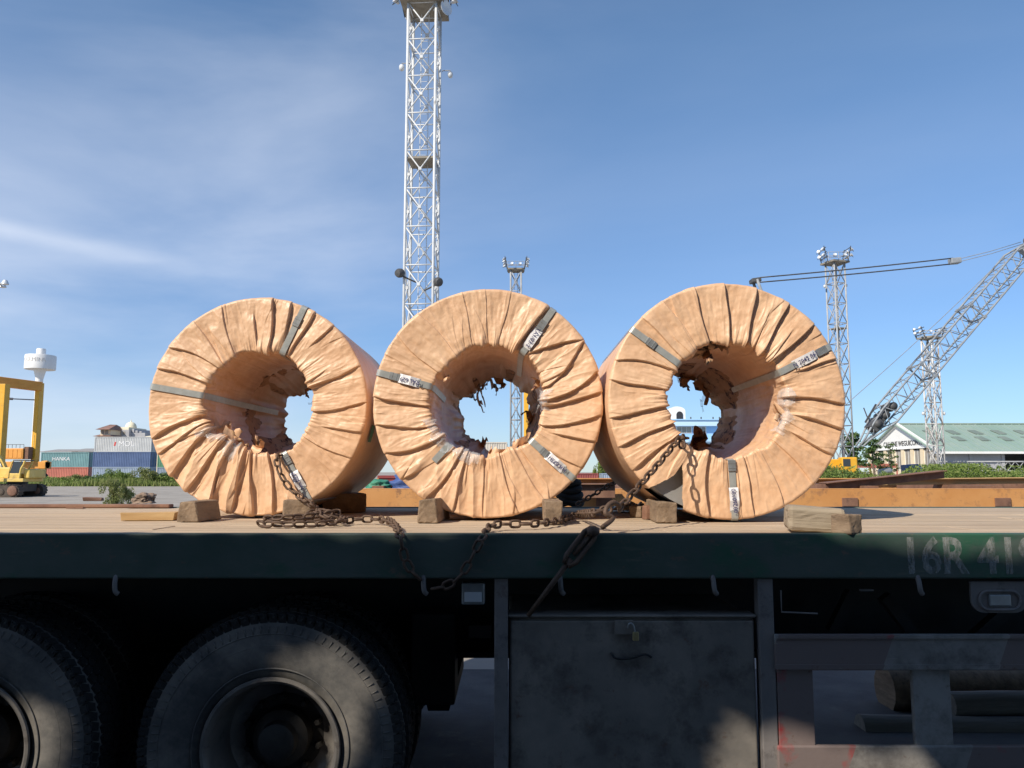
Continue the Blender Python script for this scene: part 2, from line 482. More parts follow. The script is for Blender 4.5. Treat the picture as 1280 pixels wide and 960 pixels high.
rust_spots(m_green, (.14, .10, .075), 9, .60, .68, .8, (1, 1, 1.5))
rust_spots(m_green, (.26, .22, .17), 3, .58, .75, .5, (.6, 1, 4))
rust_spots(m_box, (.13, .07, .045), 11, .60, .68, .8)
rust_spots(m_box, (.03, .028, .026), 5, .62, .70, .8, (1, 1, 1))
rust_spots(m_box, (.30, .27, .24), 24, .62, .72, .5, (1, 1, .08))
rust_spots(m_guard, (.12, .07, .05), 12, .60, .67, .8)
rust_spots(m_guard, (.36, .34, .31), 30, .62, .70, .5, (.12, 1, 1))
rust_spots(m_post, (.11, .065, .045), 10, .57, .66, .7)
rust_spots(m_orange, (.20, .10, .06), 6, .58, .66, .7)
rust_spots(m_deck, (.16, .11, .08), 14, .63, .69, .7, (.6, 2, 1))
for m__ in (m_ctgrey, m_ctblue, m_ctteal, m_ctred):
    rust_spots(m__, (.2, .12, .08), .9, .60, .68, .6, (1, 1, .5))

# ------------------------------------------------------------------ mesh helpers
class MB:
    def __init__(s):
        s.v, s.f = [], []
    def add(s, vs, fs):
        o = len(s.v)
        s.v += [tuple(p) for p in vs]
        s.f += [tuple(i + o for i in q) for q in fs]
        return s
    def box(s, c, size, rot=None):
        hx, hy, hz = size[0] / 2, size[1] / 2, size[2] / 2
        pts = [Vector((x, y, z)) for x in (-hx, hx) for y in (-hy, hy) for z in (-hz, hz)]
        if rot is not None:
            m = rot if isinstance(rot, Matrix) else Euler(rot).to_matrix()
            pts = [m @ p for p in pts]
        c = Vector(c)
        return s.add([p + c for p in pts], [(0, 1, 3, 2), (4, 6, 7, 5), (0, 4, 5, 1), (2, 3, 7, 6), (0, 2, 6, 4), (1, 5, 7, 3)])
    def bx(s, x0, x1, y0, y1, z0, z1):
        return s.box(((x0 + x1) / 2, (y0 + y1) / 2, (z0 + z1) / 2), (abs(x1 - x0), abs(y1 - y0), abs(z1 - z0)))
    def bar(s, a, b, wd, ht, up=(0, 0, 1)):
        a, b = Vector(a), Vector(b)
        d = b - a
        l = d.length
        d.normalize()
        x = d.cross(Vector(up))
        if x.length < 1e-4:
            x = d.cross(Vector((1, 0, 0)))
        x.normalize()
        z = x.cross(d)
        return s.box((a + b) / 2, (wd, l, ht), Matrix((x, d, z)).transposed())
    def tube(s, a, b, r0, r1=None, n=8, cap=True):
        return s.path([a, b], [r0, r0 if r1 is None else r1], n, cap)
    def path(s, pts, rs, n=8, cap=True):
        pts = [Vector(p) for p in pts]
        if not hasattr(rs, '__len__'):
            rs = [rs] * len(pts)
        vs, fs = [], []
        ref = None
        for i, p in enumerate(pts):
            d = (pts[min(i + 1, len(pts) - 1)] - pts[max(i - 1, 0)]).normalized()
            if ref is None:
                ref = d.orthogonal().normalized()
            x = (ref - d * ref.dot(d)).normalized()
            ref = x
            y = d.cross(x)
            for k in range(n):
                a = 2 * PI * k / n
                vs.append(p + (x * math.cos(a) + y * math.sin(a)) * rs[i])
        for i in range(len(pts) - 1):
            for k in range(n):
                k2 = (k + 1) % n
                fs.append((i * n + k, i * n + k2, (i + 1) * n + k2, (i + 1) * n + k))
        if cap:
            fs.append(tuple(range(n - 1, -1, -1)))
            fs.append(tuple((len(pts) - 1) * n + k for k in range(n)))
        return s.add(vs, fs)
    def lathe(s, prof, axis='Z', c=(0, 0, 0), n=32, close=False):
        c = Vector(c)
        vs, fs = [], []
        for r, h in prof:
            for k in range(n):
                a = 2 * PI * k / n
                u, v_ = r * math.cos(a), r * math.sin(a)
                vs.append(c + (Vector((u, v_, h)) if axis == 'Z' else Vector((u, h, v_))))
        m = len(prof)
        for i in range(m - 1 + (1 if close else 0)):
            j = (i + 1) % m
            for k in range(n):
                k2 = (k + 1) % n
                fs.append((i * n + k, i * n + k2, j * n + k2, j * n + k))
        return s.add(vs, fs)
    def prism(s, poly, off, d):
        """poly: list of 3-D points; off: extrusion vector"""
        n = len(poly)
        vs = [Vector(p) for p in poly] + [Vector(p) + Vector(off) for p in poly]
        fs = [tuple(range(n)), tuple(range(2 * n - 1, n - 1, -1))]
        for i in range(n):
            j = (i + 1) % n
            fs.append((i, i + n, j + n, j))
        return s.add(vs, fs)
    def mesh(s, name, mat, smooth=False, bevel=0.0, fixn=True, seg=2):
        me = bpy.data.meshes.new(name)
        me.from_pydata(s.v, [], s.f)
        if fixn or bevel:
            bm = bmesh.new()
            bm.from_mesh(me)
            bmesh.ops.recalc_face_normals(bm, faces=bm.faces)
            if bevel:
                es = [e for e in bm.edges if len(e.link_faces) == 2 and e.calc_face_angle(0) > .6]
                bmesh.ops.bevel(bm, geom=es, offset=bevel, segments=seg, affect='EDGES', profile=.5)
            bm.to_mesh(me)
            bm.free()
        if mat:
            me.materials.append(mat)
        if smooth:
            me.polygons.foreach_set('use_smooth', [True] * len(me.polygons))
            if smooth == 'auto':
                me.set_sharp_from_angle(angle=R_(38))
        me.update()
        return me
    def build(s, name, mat, parent=None, smooth=False, bevel=0.0, fixn=True, origin=None, seg=2):
        """link as one mesh object. Points are world (or parent-local) coordinates; origin moves the object's origin there."""
        if origin is not None:
            o_ = Vector(origin)
            s.v = [tuple(Vector(p) - o_) for p in s.v]
        me = s.mesh(name, mat, smooth, bevel, fixn, seg)
        ob = bpy.data.objects.new(name, me)
        COL.objects.link(ob)
        if parent is not None:
            ob.parent = parent
        if origin is not None:
            ob.location = origin
        return ob

def tag(o, label=None, cat=None, group=None, kind=None):
    if label: o['label'] = label
    if cat: o['category'] = cat
    if group: o['group'] = group
    if kind: o['kind'] = kind
    return o
def thing(name, label, cat, loc=(0, 0, 0), rotz=0.0, group=None):
    o = bpy.data.objects.new(name, None)
    o.empty_display_size = .2
    COL.objects.link(o)
    o.location = loc
    o.rotation_euler = (0, 0, rotz)
    return tag(o, label, cat, group)
def inst(name, me, parent=None, mat4=None):
    o = bpy.data.objects.new(name, me)
    COL.objects.link(o)
    if parent is not None:
        o.parent = parent
    if mat4 is not None:
        o.matrix_local = mat4
    return o
def text_mesh(body, size, name='lettering', mat=None, offset=0.0, extrude=0.001, align='CENTER'):
    cu = bpy.data.curves.new('txt', 'FONT')
    cu.body = body
    cu.size = size
    cu.align_x = align
    cu.align_y = 'CENTER'
    cu.offset = offset
    cu.extrude = extrude
    cu.resolution_u = 3
    ob = bpy.data.objects.new('txt', cu)
    COL.objects.link(ob)
    dg = bpy.context.evaluated_depsgraph_get()
    me = bpy.data.meshes.new_from_object(ob.evaluated_get(dg))
    me.name = name
    bpy.data.objects.remove(ob)
    bpy.data.curves.remove(cu)
    me.materials.clear()
    if mat:
        me.materials.append(mat)
    return me
FACE_CAM = Matrix.Rotation(R_(90), 4, 'X')      # text standing upright, read from -Y

def catmull(pts, step):
    pts = [Vector(p) for p in pts]
    if len(pts) == 2:
        dense = [pts[0].lerp(pts[1], i / 60) for i in range(61)]
    else:
        ext = [pts[0] * 2 - pts[1]] + pts + [pts[-1] * 2 - pts[-2]]
        dense = []
        for i in range(1, len(ext) - 2):
            a, b, c, d = ext[i - 1:i + 3]
            for k in range(24):
                t = k / 24
                dense.append(.5 * ((2 * b) + (c - a) * t + (2 * a - 5 * b + 4 * c - d) * t * t + (3 * b - a - 3 * c + d) * t ** 3))
        dense.append(pts[-1])
    outp = [dense[0]]
    acc = 0.0
    for i in range(1, len(dense)):
        seg = (dense[i] - dense[i - 1]).length
        while acc + seg >= step and seg > 1e-9:
            t = (step - acc) / seg
            p = dense[i - 1].lerp(dense[i], t)
            outp.append(p)
            dense[i - 1] = p
            seg = (dense[i] - p).length
            acc = 0.0
        acc += seg
    return outp

# numpy value noise -------------------------------------------------
def _hash(ix, iy, iz, seed):
    h = (ix.astype(np.int64) * 374761393 + iy.astype(np.int64) * 668265263 + iz.astype(np.int64) * 2147483647 + seed * 974634777) & 0xFFFFFFFF
    h = ((h ^ (h >> 13)) * 1274126177) & 0xFFFFFFFF
    h = h ^ (h >> 16)
    return (h & 0xFFFFFF) / float(0xFFFFFF)
def vnoise(x, y, z, seed=0):
    x, y, z = np.broadcast_arrays(x, y, z)
    ix, iy, iz = np.floor(x), np.floor(y), np.floor(z)
    fx, fy, fz = x - ix, y - iy, z - iz
    fx, fy, fz = [f * f * f * (f * (f * 6 - 15) + 10) for f in (fx, fy, fz)]
    r = 0
    for a in (0, 1):
        wx = fx if a else 1 - fx
        for b in (0, 1):
            wy = fy if b else 1 - fy
            for c in (0, 1):
                wz = fz if c else 1 - fz
                r = r + _hash(ix + a, iy + b, iz + c, seed) * wx * wy * wz
    return r * 2 - 1
def fnoise(x, y, z, seed, oct=3, gain=.5):
    r, a, f = 0, 1.0, 1.0
    for i in range(oct):
        r = r + a * vnoise(x * f, y * f, z * f, seed + i * 17)
        a *= gain
        f *= 2.03
    return r

def np_mesh(name, verts, quads, mat, smooth=True):
    me = bpy.data.meshes.new(name)
    me.vertices.add(len(verts))
    me.vertices.foreach_set('co', np.ascontiguousarray(verts, dtype=np.float32).ravel())
    me.loops.add(quads.size)
    me.loops.foreach_set('vertex_index', np.ascontiguousarray(quads, dtype=np.int32).ravel())
    me.polygons.add(len(quads))
    me.polygons.foreach_set('loop_start', np.arange(0, quads.size, quads.shape[1], dtype=np.int32))
    me.polygons.foreach_set('use_smooth', np.full(len(quads), smooth, dtype=bool))
    me.materials.append(mat)
    me.update(calc_edges=True)
    me.validate()
    return me

# ================================================================== THE SETTING
def sheet(name, x0, x1, y0, y1, z, mat):
    o = MB().add([(x0, y0, z), (x1, y0, z), (x1, y1, z), (x0, y1, z)], [(0, 1, 2, 3)]).build(name, mat, fixn=False)
    return tag(o, kind='structure')
sheet('ground', -4000, 4000, -400, 6000, 0.0, m_ground)
sheet('yard_pavement', -30, 30, -14, 6.9, 0.004, m_asphalt)

# ================================================================== UNSEEN SHADE ROOF ADDED BEHIND THE CAMERA
# added roof: its edge shades the trailer's front, shaped holes let light spots through
SHADE_Z = 5.5
def toward_sun(p, z):
    h = z - p.z
    return Vector((p.x - KX * h, p.y - KY * h, z))
def build_shade_roof():
    t = thing('shade_roof', 'unseen roof added behind the camera to shade the trailer, with holes shaped for light spots', 'shade caster', (0, -6, 0))
    holes = []  # shaped so sunlight lands on the wheels, toolbox and guard rail
    def spot(px, py, rx, ry, Y, tilt=0.0):
        c = toward_sun(P(px, py, Y), SHADE_Z)
        a = toward_sun(P(px + rx, py, Y), SHADE_Z) - c
        b = toward_sun(P(px, py - ry, Y), SHADE_Z) - c
        holes.append((c, a, b, tilt))
    spot(396, 882, 60, 80, 3.32)
    spot(12, 925, 52, 60, 3.30)
    spot(985, 1010, 108, 112, 3.28)
    spot(1120, 985, 50, 44, 3.28)
    def inhole(x, y):
        for c, a, b, tl in holes:
            det = a.x * b.y - a.y * b.x
            dx, dy = x - c.x, y - c.y
            u = (dx * b.y - dy * b.x) / det
            v = (a.x * dy - a.y * dx) / det
            an = math.atan2(v, u)
            if u * u + v * v < (1 + .12 * math.sin(3 * an + c.x * 9) + .07 * math.sin(7 * an + c.y)) ** 2:
                return True
        return False
    def shade_edge(x):                       # front edge of the sheets
        e = DY0 - KY * (SHADE_Z - DECK) + .035
        X = x + KX * (SHADE_Z - DECK)   # where this bit of edge throws its shade on the deck edge
        e += .018 * math.sin(X * 2.1) + .012 * math.sin(X * 5.3 + 1)
        if X < -1.55: e += .10 + .03 * math.sin(X * 7)
        if X > 1.15: e -= min(.075, (X - 1.15) * .3)
        return e
    S = .04
    mb = MB()
    xs = np.arange(-9.0, 1.2, S)
    for x in xs:
        e = shade_edge(x + S / 2)
        y1 = e
        while y1 > -4.6:
            y0 = y1 - S
            if not inhole(x + S / 2, y1 - S / 2):
                run = y0
                while run - S > -4.6 and not inhole(x + S / 2, run - S / 2):
                    run -= S
                zz = SHADE_Z + .012 * math.sin(x * 2 * PI / .2)
                z2 = SHADE_Z + .012 * math.sin((x + S) * 2 * PI / .2)
                mb.add([(x, run, zz), (x + S, run, z2), (x + S, y1, z2), (x, y1, zz)], [(0, 1, 2, 3)])
                y0 = run
            y1 = y0
    mb.add([(-15, -4.6, SHADE_Z), (9, -4.6, SHADE_Z), (9, -11.0, SHADE_Z), (-15, -11.0, SHADE_Z)], [(0, 1, 2, 3)])
    ea, eb = shade_edge(-9.0), shade_edge(1.2)
    mb.add([(-15, -4.6, SHADE_Z), (-9, -4.6, SHADE_Z), (-9, ea, SHADE_Z), (-15, ea, SHADE_Z)], [(0, 1, 2, 3)])
    mb.add([(1.2, -4.6, SHADE_Z), (9, -4.6, SHADE_Z), (9, eb, SHADE_Z), (1.2, eb, SHADE_Z)], [(0, 1, 2, 3)])
    o = mb.build('shade_sheet', m_roofcorr, fixn=False)
    o.parent = t
    o.location = (0, 6, 0)
    for x in (-14.5, -8.5, 8.5):
        for y in (-10.6,):
            p = MB().bx(x - .09, x + .09, y - .09, y + .09, 0, SHADE_Z - .03).build('post', m_darkmetal)  # post of the added shade roof
            p.parent = t; p.location = (0, 6, 0)
    b = MB().bx(-15, 9, -11.1, -11.0, 0, SHADE_Z).build('back_wall', m_dark)  # unseen wall added to cut ambient light on the trailer's side
    b.parent = t; b.location = (0, 6, 0)
build_shade_roof()

# ================================================================== THE FLATBED TRAILER
XL, XR = -6.0, 7.0
TR = thing('flatbed_trailer', 'dark green flatbed trailer carrying the three wrapped coils', 'trailer', (0, 0, 0))
RZ0 = P(640, 723.5, DY0).z
def build_trailer():
    # deck boards, laid lengthwise in staggered lengths
    n = 10
    wd = (DY1 - DY0 - .05) / n
    for k in range(n):
        y0 = DY0 + .05 + k * wd
        x = XL + (k * 1.37) % 2.0
        cuts = [XL]
        while x < XR:
            cuts.append(x); x += random.uniform(3.0, 4.4)
        cuts.append(XR)
        for a, b in zip(cuts[:-1], cuts[1:]):
            if b - a < .1: continue
            dz = random.uniform(-.0035, 0)
            MB().bx(a + .002, b - .002, y0 + .002, y0 + wd - .002, DECK - .04 + dz, DECK + dz).build('deck_board', m_deck, TR, bevel=.003, seg=1, origin=((a + b) / 2, y0 + wd / 2, DECK - .02))
    # side rails: a channel with a rolled lip
    MB().bx(XL, XR, DY0, DY0 + .046, RZ0, DECK + .004).build('side_rail', m_green, TR, bevel=.007)
    MB().bx(XL, XR, DY1 - .046, DY1, RZ0, DECK + .004).build('side_rail', m_green, TR, bevel=.007)
    # stencilled number on the rail
    me = text_mesh('16R 419', .196, 'number_lettering', m_stencil, offset=.006, extrude=.0006, align='LEFT')
    p = P(1126, 697, DY0 - .0015)
    o = inst('number_lettering', me, TR, Matrix.Translation(p) @ FACE_CAM @ Matrix.Diagonal((.84, 1.0, 1, 1)))
    # chassis
    for y in (3.95, 5.05):
        b = MB().bx(XL, XR, y - .09, y + .09, 1.20, 1.222).bx(XL, XR, y - .009, y + .009, .80, 1.20).bx(XL, XR, y - .09, y + .09, .775, .80)
        b.build('chassis_beam', m_chassis, TR)
    for i in range(19):
        x = XL + .35 + i * .68
        MB().bx(x - .045, x + .045, DY0 + .05, DY1 - .05, 1.225, 1.345).build('cross_member', m_chassis, TR)
    # rope hooks under the rail
    def hook(px, py):
        c = P(px, py, DY0 + .02)
        pts = [c + Vector((0, .05, .05)), c + Vector((0, 0, .045)), c + Vector((0, -.022, .02)), c + Vector((.004, -.026, -.02)), c + Vector((.016, -.018, -.036))]
        MB().path(catmull(pts, .008), .010, 8).build('rope_hook', m_post, TR, smooth=True)
    for px in (147, 530, 700, 890, 1145):
        hook(px, 731)
    # tandem bogie: dual wheels both sides
    def tyre_prof(R, ri, wd):
        h = wd / 2
        return [(ri, -h * .72), (ri + .02, -h * .86), (ri + .07, -h * .97), ((R + ri) / 2, -h), (R - .075, -h * .97), (R - .045, -h * .93), (R - .03, -h * .9), (R - .012, -h * .80), (R - .004, -h * .70), (R, -h * .35),
                (R, h * .35), (R - .004, h * .70), (R - .012, h * .80), (R - .03, h * .9), (R - .075, h * .97), ((R + ri) / 2, h), (ri + .07, h * .97), (ri, h * .72)]
    RT, RI, WD = .535, .268, .255
    tyre_me = MB().lathe(tyre_prof(RT, RI, WD), 'Y', n=96).mesh('tyre', m_rubber, smooth='auto')
    # tread lugs round the shoulders and in zig-zag rows over the crown
    tb = MB()
    N = 84
    for k in range(N):
        a = 2 * PI * k / N
        for row, (y, ln, off) in enumerate(((-.098, .052, 0), (-.045, .036, .5), (0, .03, 0), (.045, .036, .5), (.098, .052, 0))):
            an = a + off * 2 * PI / N
            r = RT + .003 - (.015 if row in (0, 4) else 0)
            c = Vector((r * math.cos(an), y, r * math.sin(an)))
            rot = Matrix.Rotation(-an, 3, 'Y') @ Matrix.Rotation(.35 * (1 if row % 2 else -1), 3, 'X')
            tb.box(c, (.020, ln, .032), rot)
        for sgn in (-1, 1):
            c = Vector(((RT - .030) * math.cos(a), sgn * .1165, (RT - .030) * math.sin(a)))
            rot = Matrix.Rotation(-a, 3, 'Y') @ Matrix.Rotation(sgn * .3, 3, 'Z')
            tb.box(c, (.050, .008, .030), rot)
    tread_me = tb.mesh('tread', m_tread)
    # raised rings and lettering of the sidewall
    rb = MB()
    def tor(R, y, r):
        pts = [(R + r * math.cos(2 * PI * k / 6), y + r * math.sin(2 * PI * k / 6)) for k in range(6)]
        rb.lathe(pts, 'Y', n=72, close=True)
    tor(.315, -.1215, .0035); tor(.452, -.1235, .003); tor(.405, -.126, .0022)
    for k in range(90):
        a = 2 * PI * k / 90
        rb.box(((.468) * math.cos(a), -.1215, .468 * math.sin(a)), (.030, .006, .005), Matrix.Rotation(-a, 3, 'Y'))
    ring_me = rb.mesh('sidewall_ring', m_rubber, smooth=True)
    # rim: deep dish seen from outside
    rim_prof = [(.272, -.112), (.282, -.122), (.279, -.130), (.268, -.131), (.258, -.122), (.250, -.10), (.246, -.05), (.238, .02), (.225, .065), (.19, .085), (.14, .088), (.14, .098), (.2, .098), (.24, .08), (.255, .02), (.262, -.06)]
    rim_me = MB().lathe(rim_prof, 'Y', n=72, close=True).mesh('rim', m_rim, smooth='auto')
    hub_me = MB().lathe([(0, -.055), (.06, -.055), (.075, -.045), (.08, 0), (.115, .02), (.12, .085), (.19, .087), (.19, .10), (0, .10)], 'Y', n=40).mesh('hub', m_hub, smooth='auto')
    nut_me = MB().lathe([(0, -.022), (.011, -.022), (.017, -.010), (.017, .018), (0, .018)], 'Y', n=6).mesh('wheel_nut', m_hub)
    def wheel(x, y, z, flip, full):
        # a part of the trailer: wheel > tyre, tread, rim, hub ...
        m4 = Matrix.Translation((x, y, z)) @ (Matrix.Rotation(PI, 4, 'Z') if flip else Matrix.Identity(4)) @ Matrix.Rotation(random.uniform(0, 6), 4, 'Y')
        o = inst('wheel', tyre_me, TR, m4)
        inst('tread', tread_me, o)
        inst('rim', rim_me, o)
        if full:
            inst('sidewall_ring', ring_me, o)
            inst('hub', hub_me, o)
            for k in range(10):
                a = 2 * PI * k / 10
                inst('wheel_nut', nut_me, o, Matrix.Translation((.155 * math.cos(a), .07, .155 * math.sin(a))))
    zc = P(337, 937, 3.34).z
    wx = [P(-52, 937, 3.33).x, P(337, 937, 3.33).x]
    for x in wx:
        wheel(x, 3.33 + WD / 2, zc, False, True)
        wheel(x, 3.33 + WD * 1.5 + .07, zc, True, False)
        wheel(x, 5.77 - WD / 2 - .06, zc, True, True)
        wheel(x, 5.77 - WD * 1.5 - .13, zc, False, False)
        MB().tube((x, 3.6, zc), (x, 5.5, zc), .075, n=14).build('axle', m_chassis, TR, smooth=True)
        for y in (3.97, 5.03):
            sp = MB()
            for k in range(7):
                l = .56 - k * .06
                pts = [Vector((x + l * u, y, zc + .12 + .014 * k + .05 * u * u)) for u in np.linspace(-1, 1, 9)]
                for a, b in zip(pts[:-1], pts[1:]):
                    sp.bar(a, b, .075, .011)
            sp.build('leaf_spring', m_chassis, TR)
    for xx in (wx[0] - .66, (wx[0] + wx[1]) / 2, wx[1] + .62):
        for y in (3.97, 5.03):
            MB().prism([(xx - .12, y - .05, .79), (xx + .12, y - .05, .79), (xx + .05, y - .05, .52), (xx - .05, y - .05, .52)], (0, .1, 0), 0).build('spring_hanger', m_chassis, TR)
    # air tank and brake chamber between bogie and toolbox
    MB().lathe([(0, -.35), (.08, -.34), (.12, -.31), (.135, -.27), (.135, .27), (.12, .31), (.08, .34), (0, .35)], 'Y', c=(P(548, 800, 4.3).x, 4.35, .92), n=24).build('air_tank', m_chassis, TR, smooth='auto')
    c = P(542, 812, 3.75)
    MB().bx(c.x - .10, c.x + .1, 3.72, 4.4, .60, 1.0).build('battery_box', m_chassis, TR, bevel=.01)
    c = P(600, 787, 3.9)
    MB().bx(c.x - .055, c.x + .055, 3.9, 3.96, c.z - .04, c.z + .02).build('bracket', m_post, TR, bevel=.004)
    # small lamp box beside the first post
    a, b = P(577, 729, 3.30), P(606, 756, 3.30)
    lb = MB().bx(a.x, b.x, 3.30, 3.38, b.z, a.z).build('lamp_box', m_gal, TR, bevel=.006)
    MB().bx(a.x + .012, b.x - .012, 3.2935, 3.30, b.z + .012, a.z - .035).build('lamp_lens', m_lamp, lb, bevel=.002)
    # posts
    for (x0, x1) in ((618, 635), (947, 966)):
        a, b = P(x0, 726, 3.285), P(x1, 726, 3.285)
        MB().bx(a.x, b.x, 3.285, 3.345, .22, RZ0 - .002).build('post', m_post, TR, bevel=.004)
    # toolbox
    a, b = P(636, 772, 3.30), P(944, 772, 3.30)
    zt, zb = a.z, .36
    tb_ = MB().bx(a.x, b.x, 3.315, 3.95, zb, zt - .002).build('toolbox', m_box, TR, bevel=.012)
    MB().bx(a.x + .006, b.x - .006, 3.302, 3.314, zb + .01, zt - .012).build('door', m_box, tb_, bevel=.006)
    MB().bx(a.x - .004, b.x + .004, 3.296, 3.42, zt, zt + .012).build('top_lip', m_box, tb_, bevel=.005)
    for (x0, y0, x1, y1) in ((766, 822, 812, 818),):
        MB().path(catmull([P(764, 816, 3.298), P(770, 823, 3.288), P(788, 823, 3.285), P(806, 818, 3.285), P(815, 822, 3.298)], .01), .0045, 8).build('handle', m_chassis, tb_, smooth=True)
    q = P(768, 783, 3.297)
    MB().bx(q.x, q.x + .075, 3.286, 3.2995, q.z - .03, q.z + .025).build('hasp', m_box, tb_, bevel=.002)
    q = P(788, 781, 3.278)
    pl = MB().path(catmull([q + Vector((-.012, 0, -.012)), q + Vector((-.004, -.006, .006)), q + Vector((.010, -.008, 0)), q + Vector((.018, -.008, -.03))], .003), .0035, 8).build('padlock_shackle', m_gal, tb_, smooth=True)
    MB().bx(q.x + .007, q.x + .031, 3.262, 3.28, q.z - .06, q.z - .026).build('padlock', m_newbrass, tb_, bevel=.003)
    # side guard: rails and uprights with worn red and white marking
    def pz(py): return P(1100, py, 3.28).z
    g = tag(MB().bx(P(968, 800, 3.28).x, XR, 3.275, 3.30, pz(838), pz(793)).build('guard_rail', m_guard, TR, bevel=.006), 'upper red and white guard rail')
    MB().bx(P(968, 800, 3.28).x, XR, 3.268, 3.276, pz(797.5), pz(793.5)).build('rail_lip', m_guard, g)
    MB().bx(P(968, 800, 3.28).x, XR, 3.268, 3.276, pz(836), pz(830)).build('rail_lip', m_guard, g)
    tag(MB().bx(P(972, 950, 3.28).x, XR, 3.275, 3.30, pz(980), pz(932)).build('guard_rail', m_guard, TR, bevel=.006), 'lower red and white guard rail')
    for x0, x1 in ((973, 1018), (1143, 1190), (1330, 1376), (1560, 1606)):
        MB().bx(P(x0, 880, 3.28).x, P(x1, 880, 3.28).x, 3.283, 3.31, pz(936), pz(836)).build('guard_upright', m_guard, TR, bevel=.004)
    for (xa, ya, xb, yb) in ((1040, 790, 1065, 740), (1105, 745, 1140, 792), (1215, 800, 1260, 760)):
        MB().bar(P(xa, ya, 3.7), P(xb, yb, 3.7), .05, .05).build('guard_brace', m_chassis, TR)
    # thin L bracket and lug under the rail
    MB().path([P(976, 738, 3.3), P(977, 765, 3.3), P(1022, 767, 3.3)], .0035, 6).build('pipe_bracket', m_post, TR)
    MB().bar(P(1075, 737.5, 3.32), P(1091, 737.5, 3.32), .02, .006).build('lug', m_post, TR)
    # oval lamp plate
    a, b = P(1213, 727, 3.29), P(1285, 766, 3.29)
    poly = []
    for cx, cz, a0 in ((b.x - .03, a.z, 90), (b.x - .03, b.z + .03, 0), (a.x + .03, b.z + .03, -90)):
        pass
    pts = [(a.x, 3.29, a.z), (a.x, 3.29, b.z + .05)]
    for k in range(7):
        an = R_(180 + k * 15)
        pts.append((a.x + .05 + .05 * math.cos(an), 3.29, b.z + .05 + .05 * math.sin(an)))
    for k in range(7):
        an = R_(270 + k * 15)
        pts.append((b.x - .05 + .05 * math.cos(an), 3.29, b.z + .05 + .05 * math.sin(an)))
    pts += [(b.x, 3.29, a.z)]
    pl = MB().prism(pts, (0, .012, 0), 0).build('lamp_plate', m_post, TR)
    cx, cz = (a.x + b.x) / 2, (a.z + b.z) / 2 - .012
    ring = []
    for k in range(40):
        an = 2 * PI * k / 40
        ring.append(Vector((cx + .045 * (1 if math.cos(an) > 0 else -1) + .037 * math.cos(an), 3.286, cz + .037 * math.sin(an))))
    MB().path(ring + [ring[0]], .006, 6).build('oval_ring', m_post, pl, smooth=True)
    MB().bx(cx - .045, cx + .045, 3.282, 3.29, cz - .024, cz + .024).build('marker_lens', m_gal, pl, bevel=.006)
m_newbrass = M('worn_brass', (.42, .33, .16), (.5, .4, .2), .4, metal=.6, scale=20)
build_trailer()

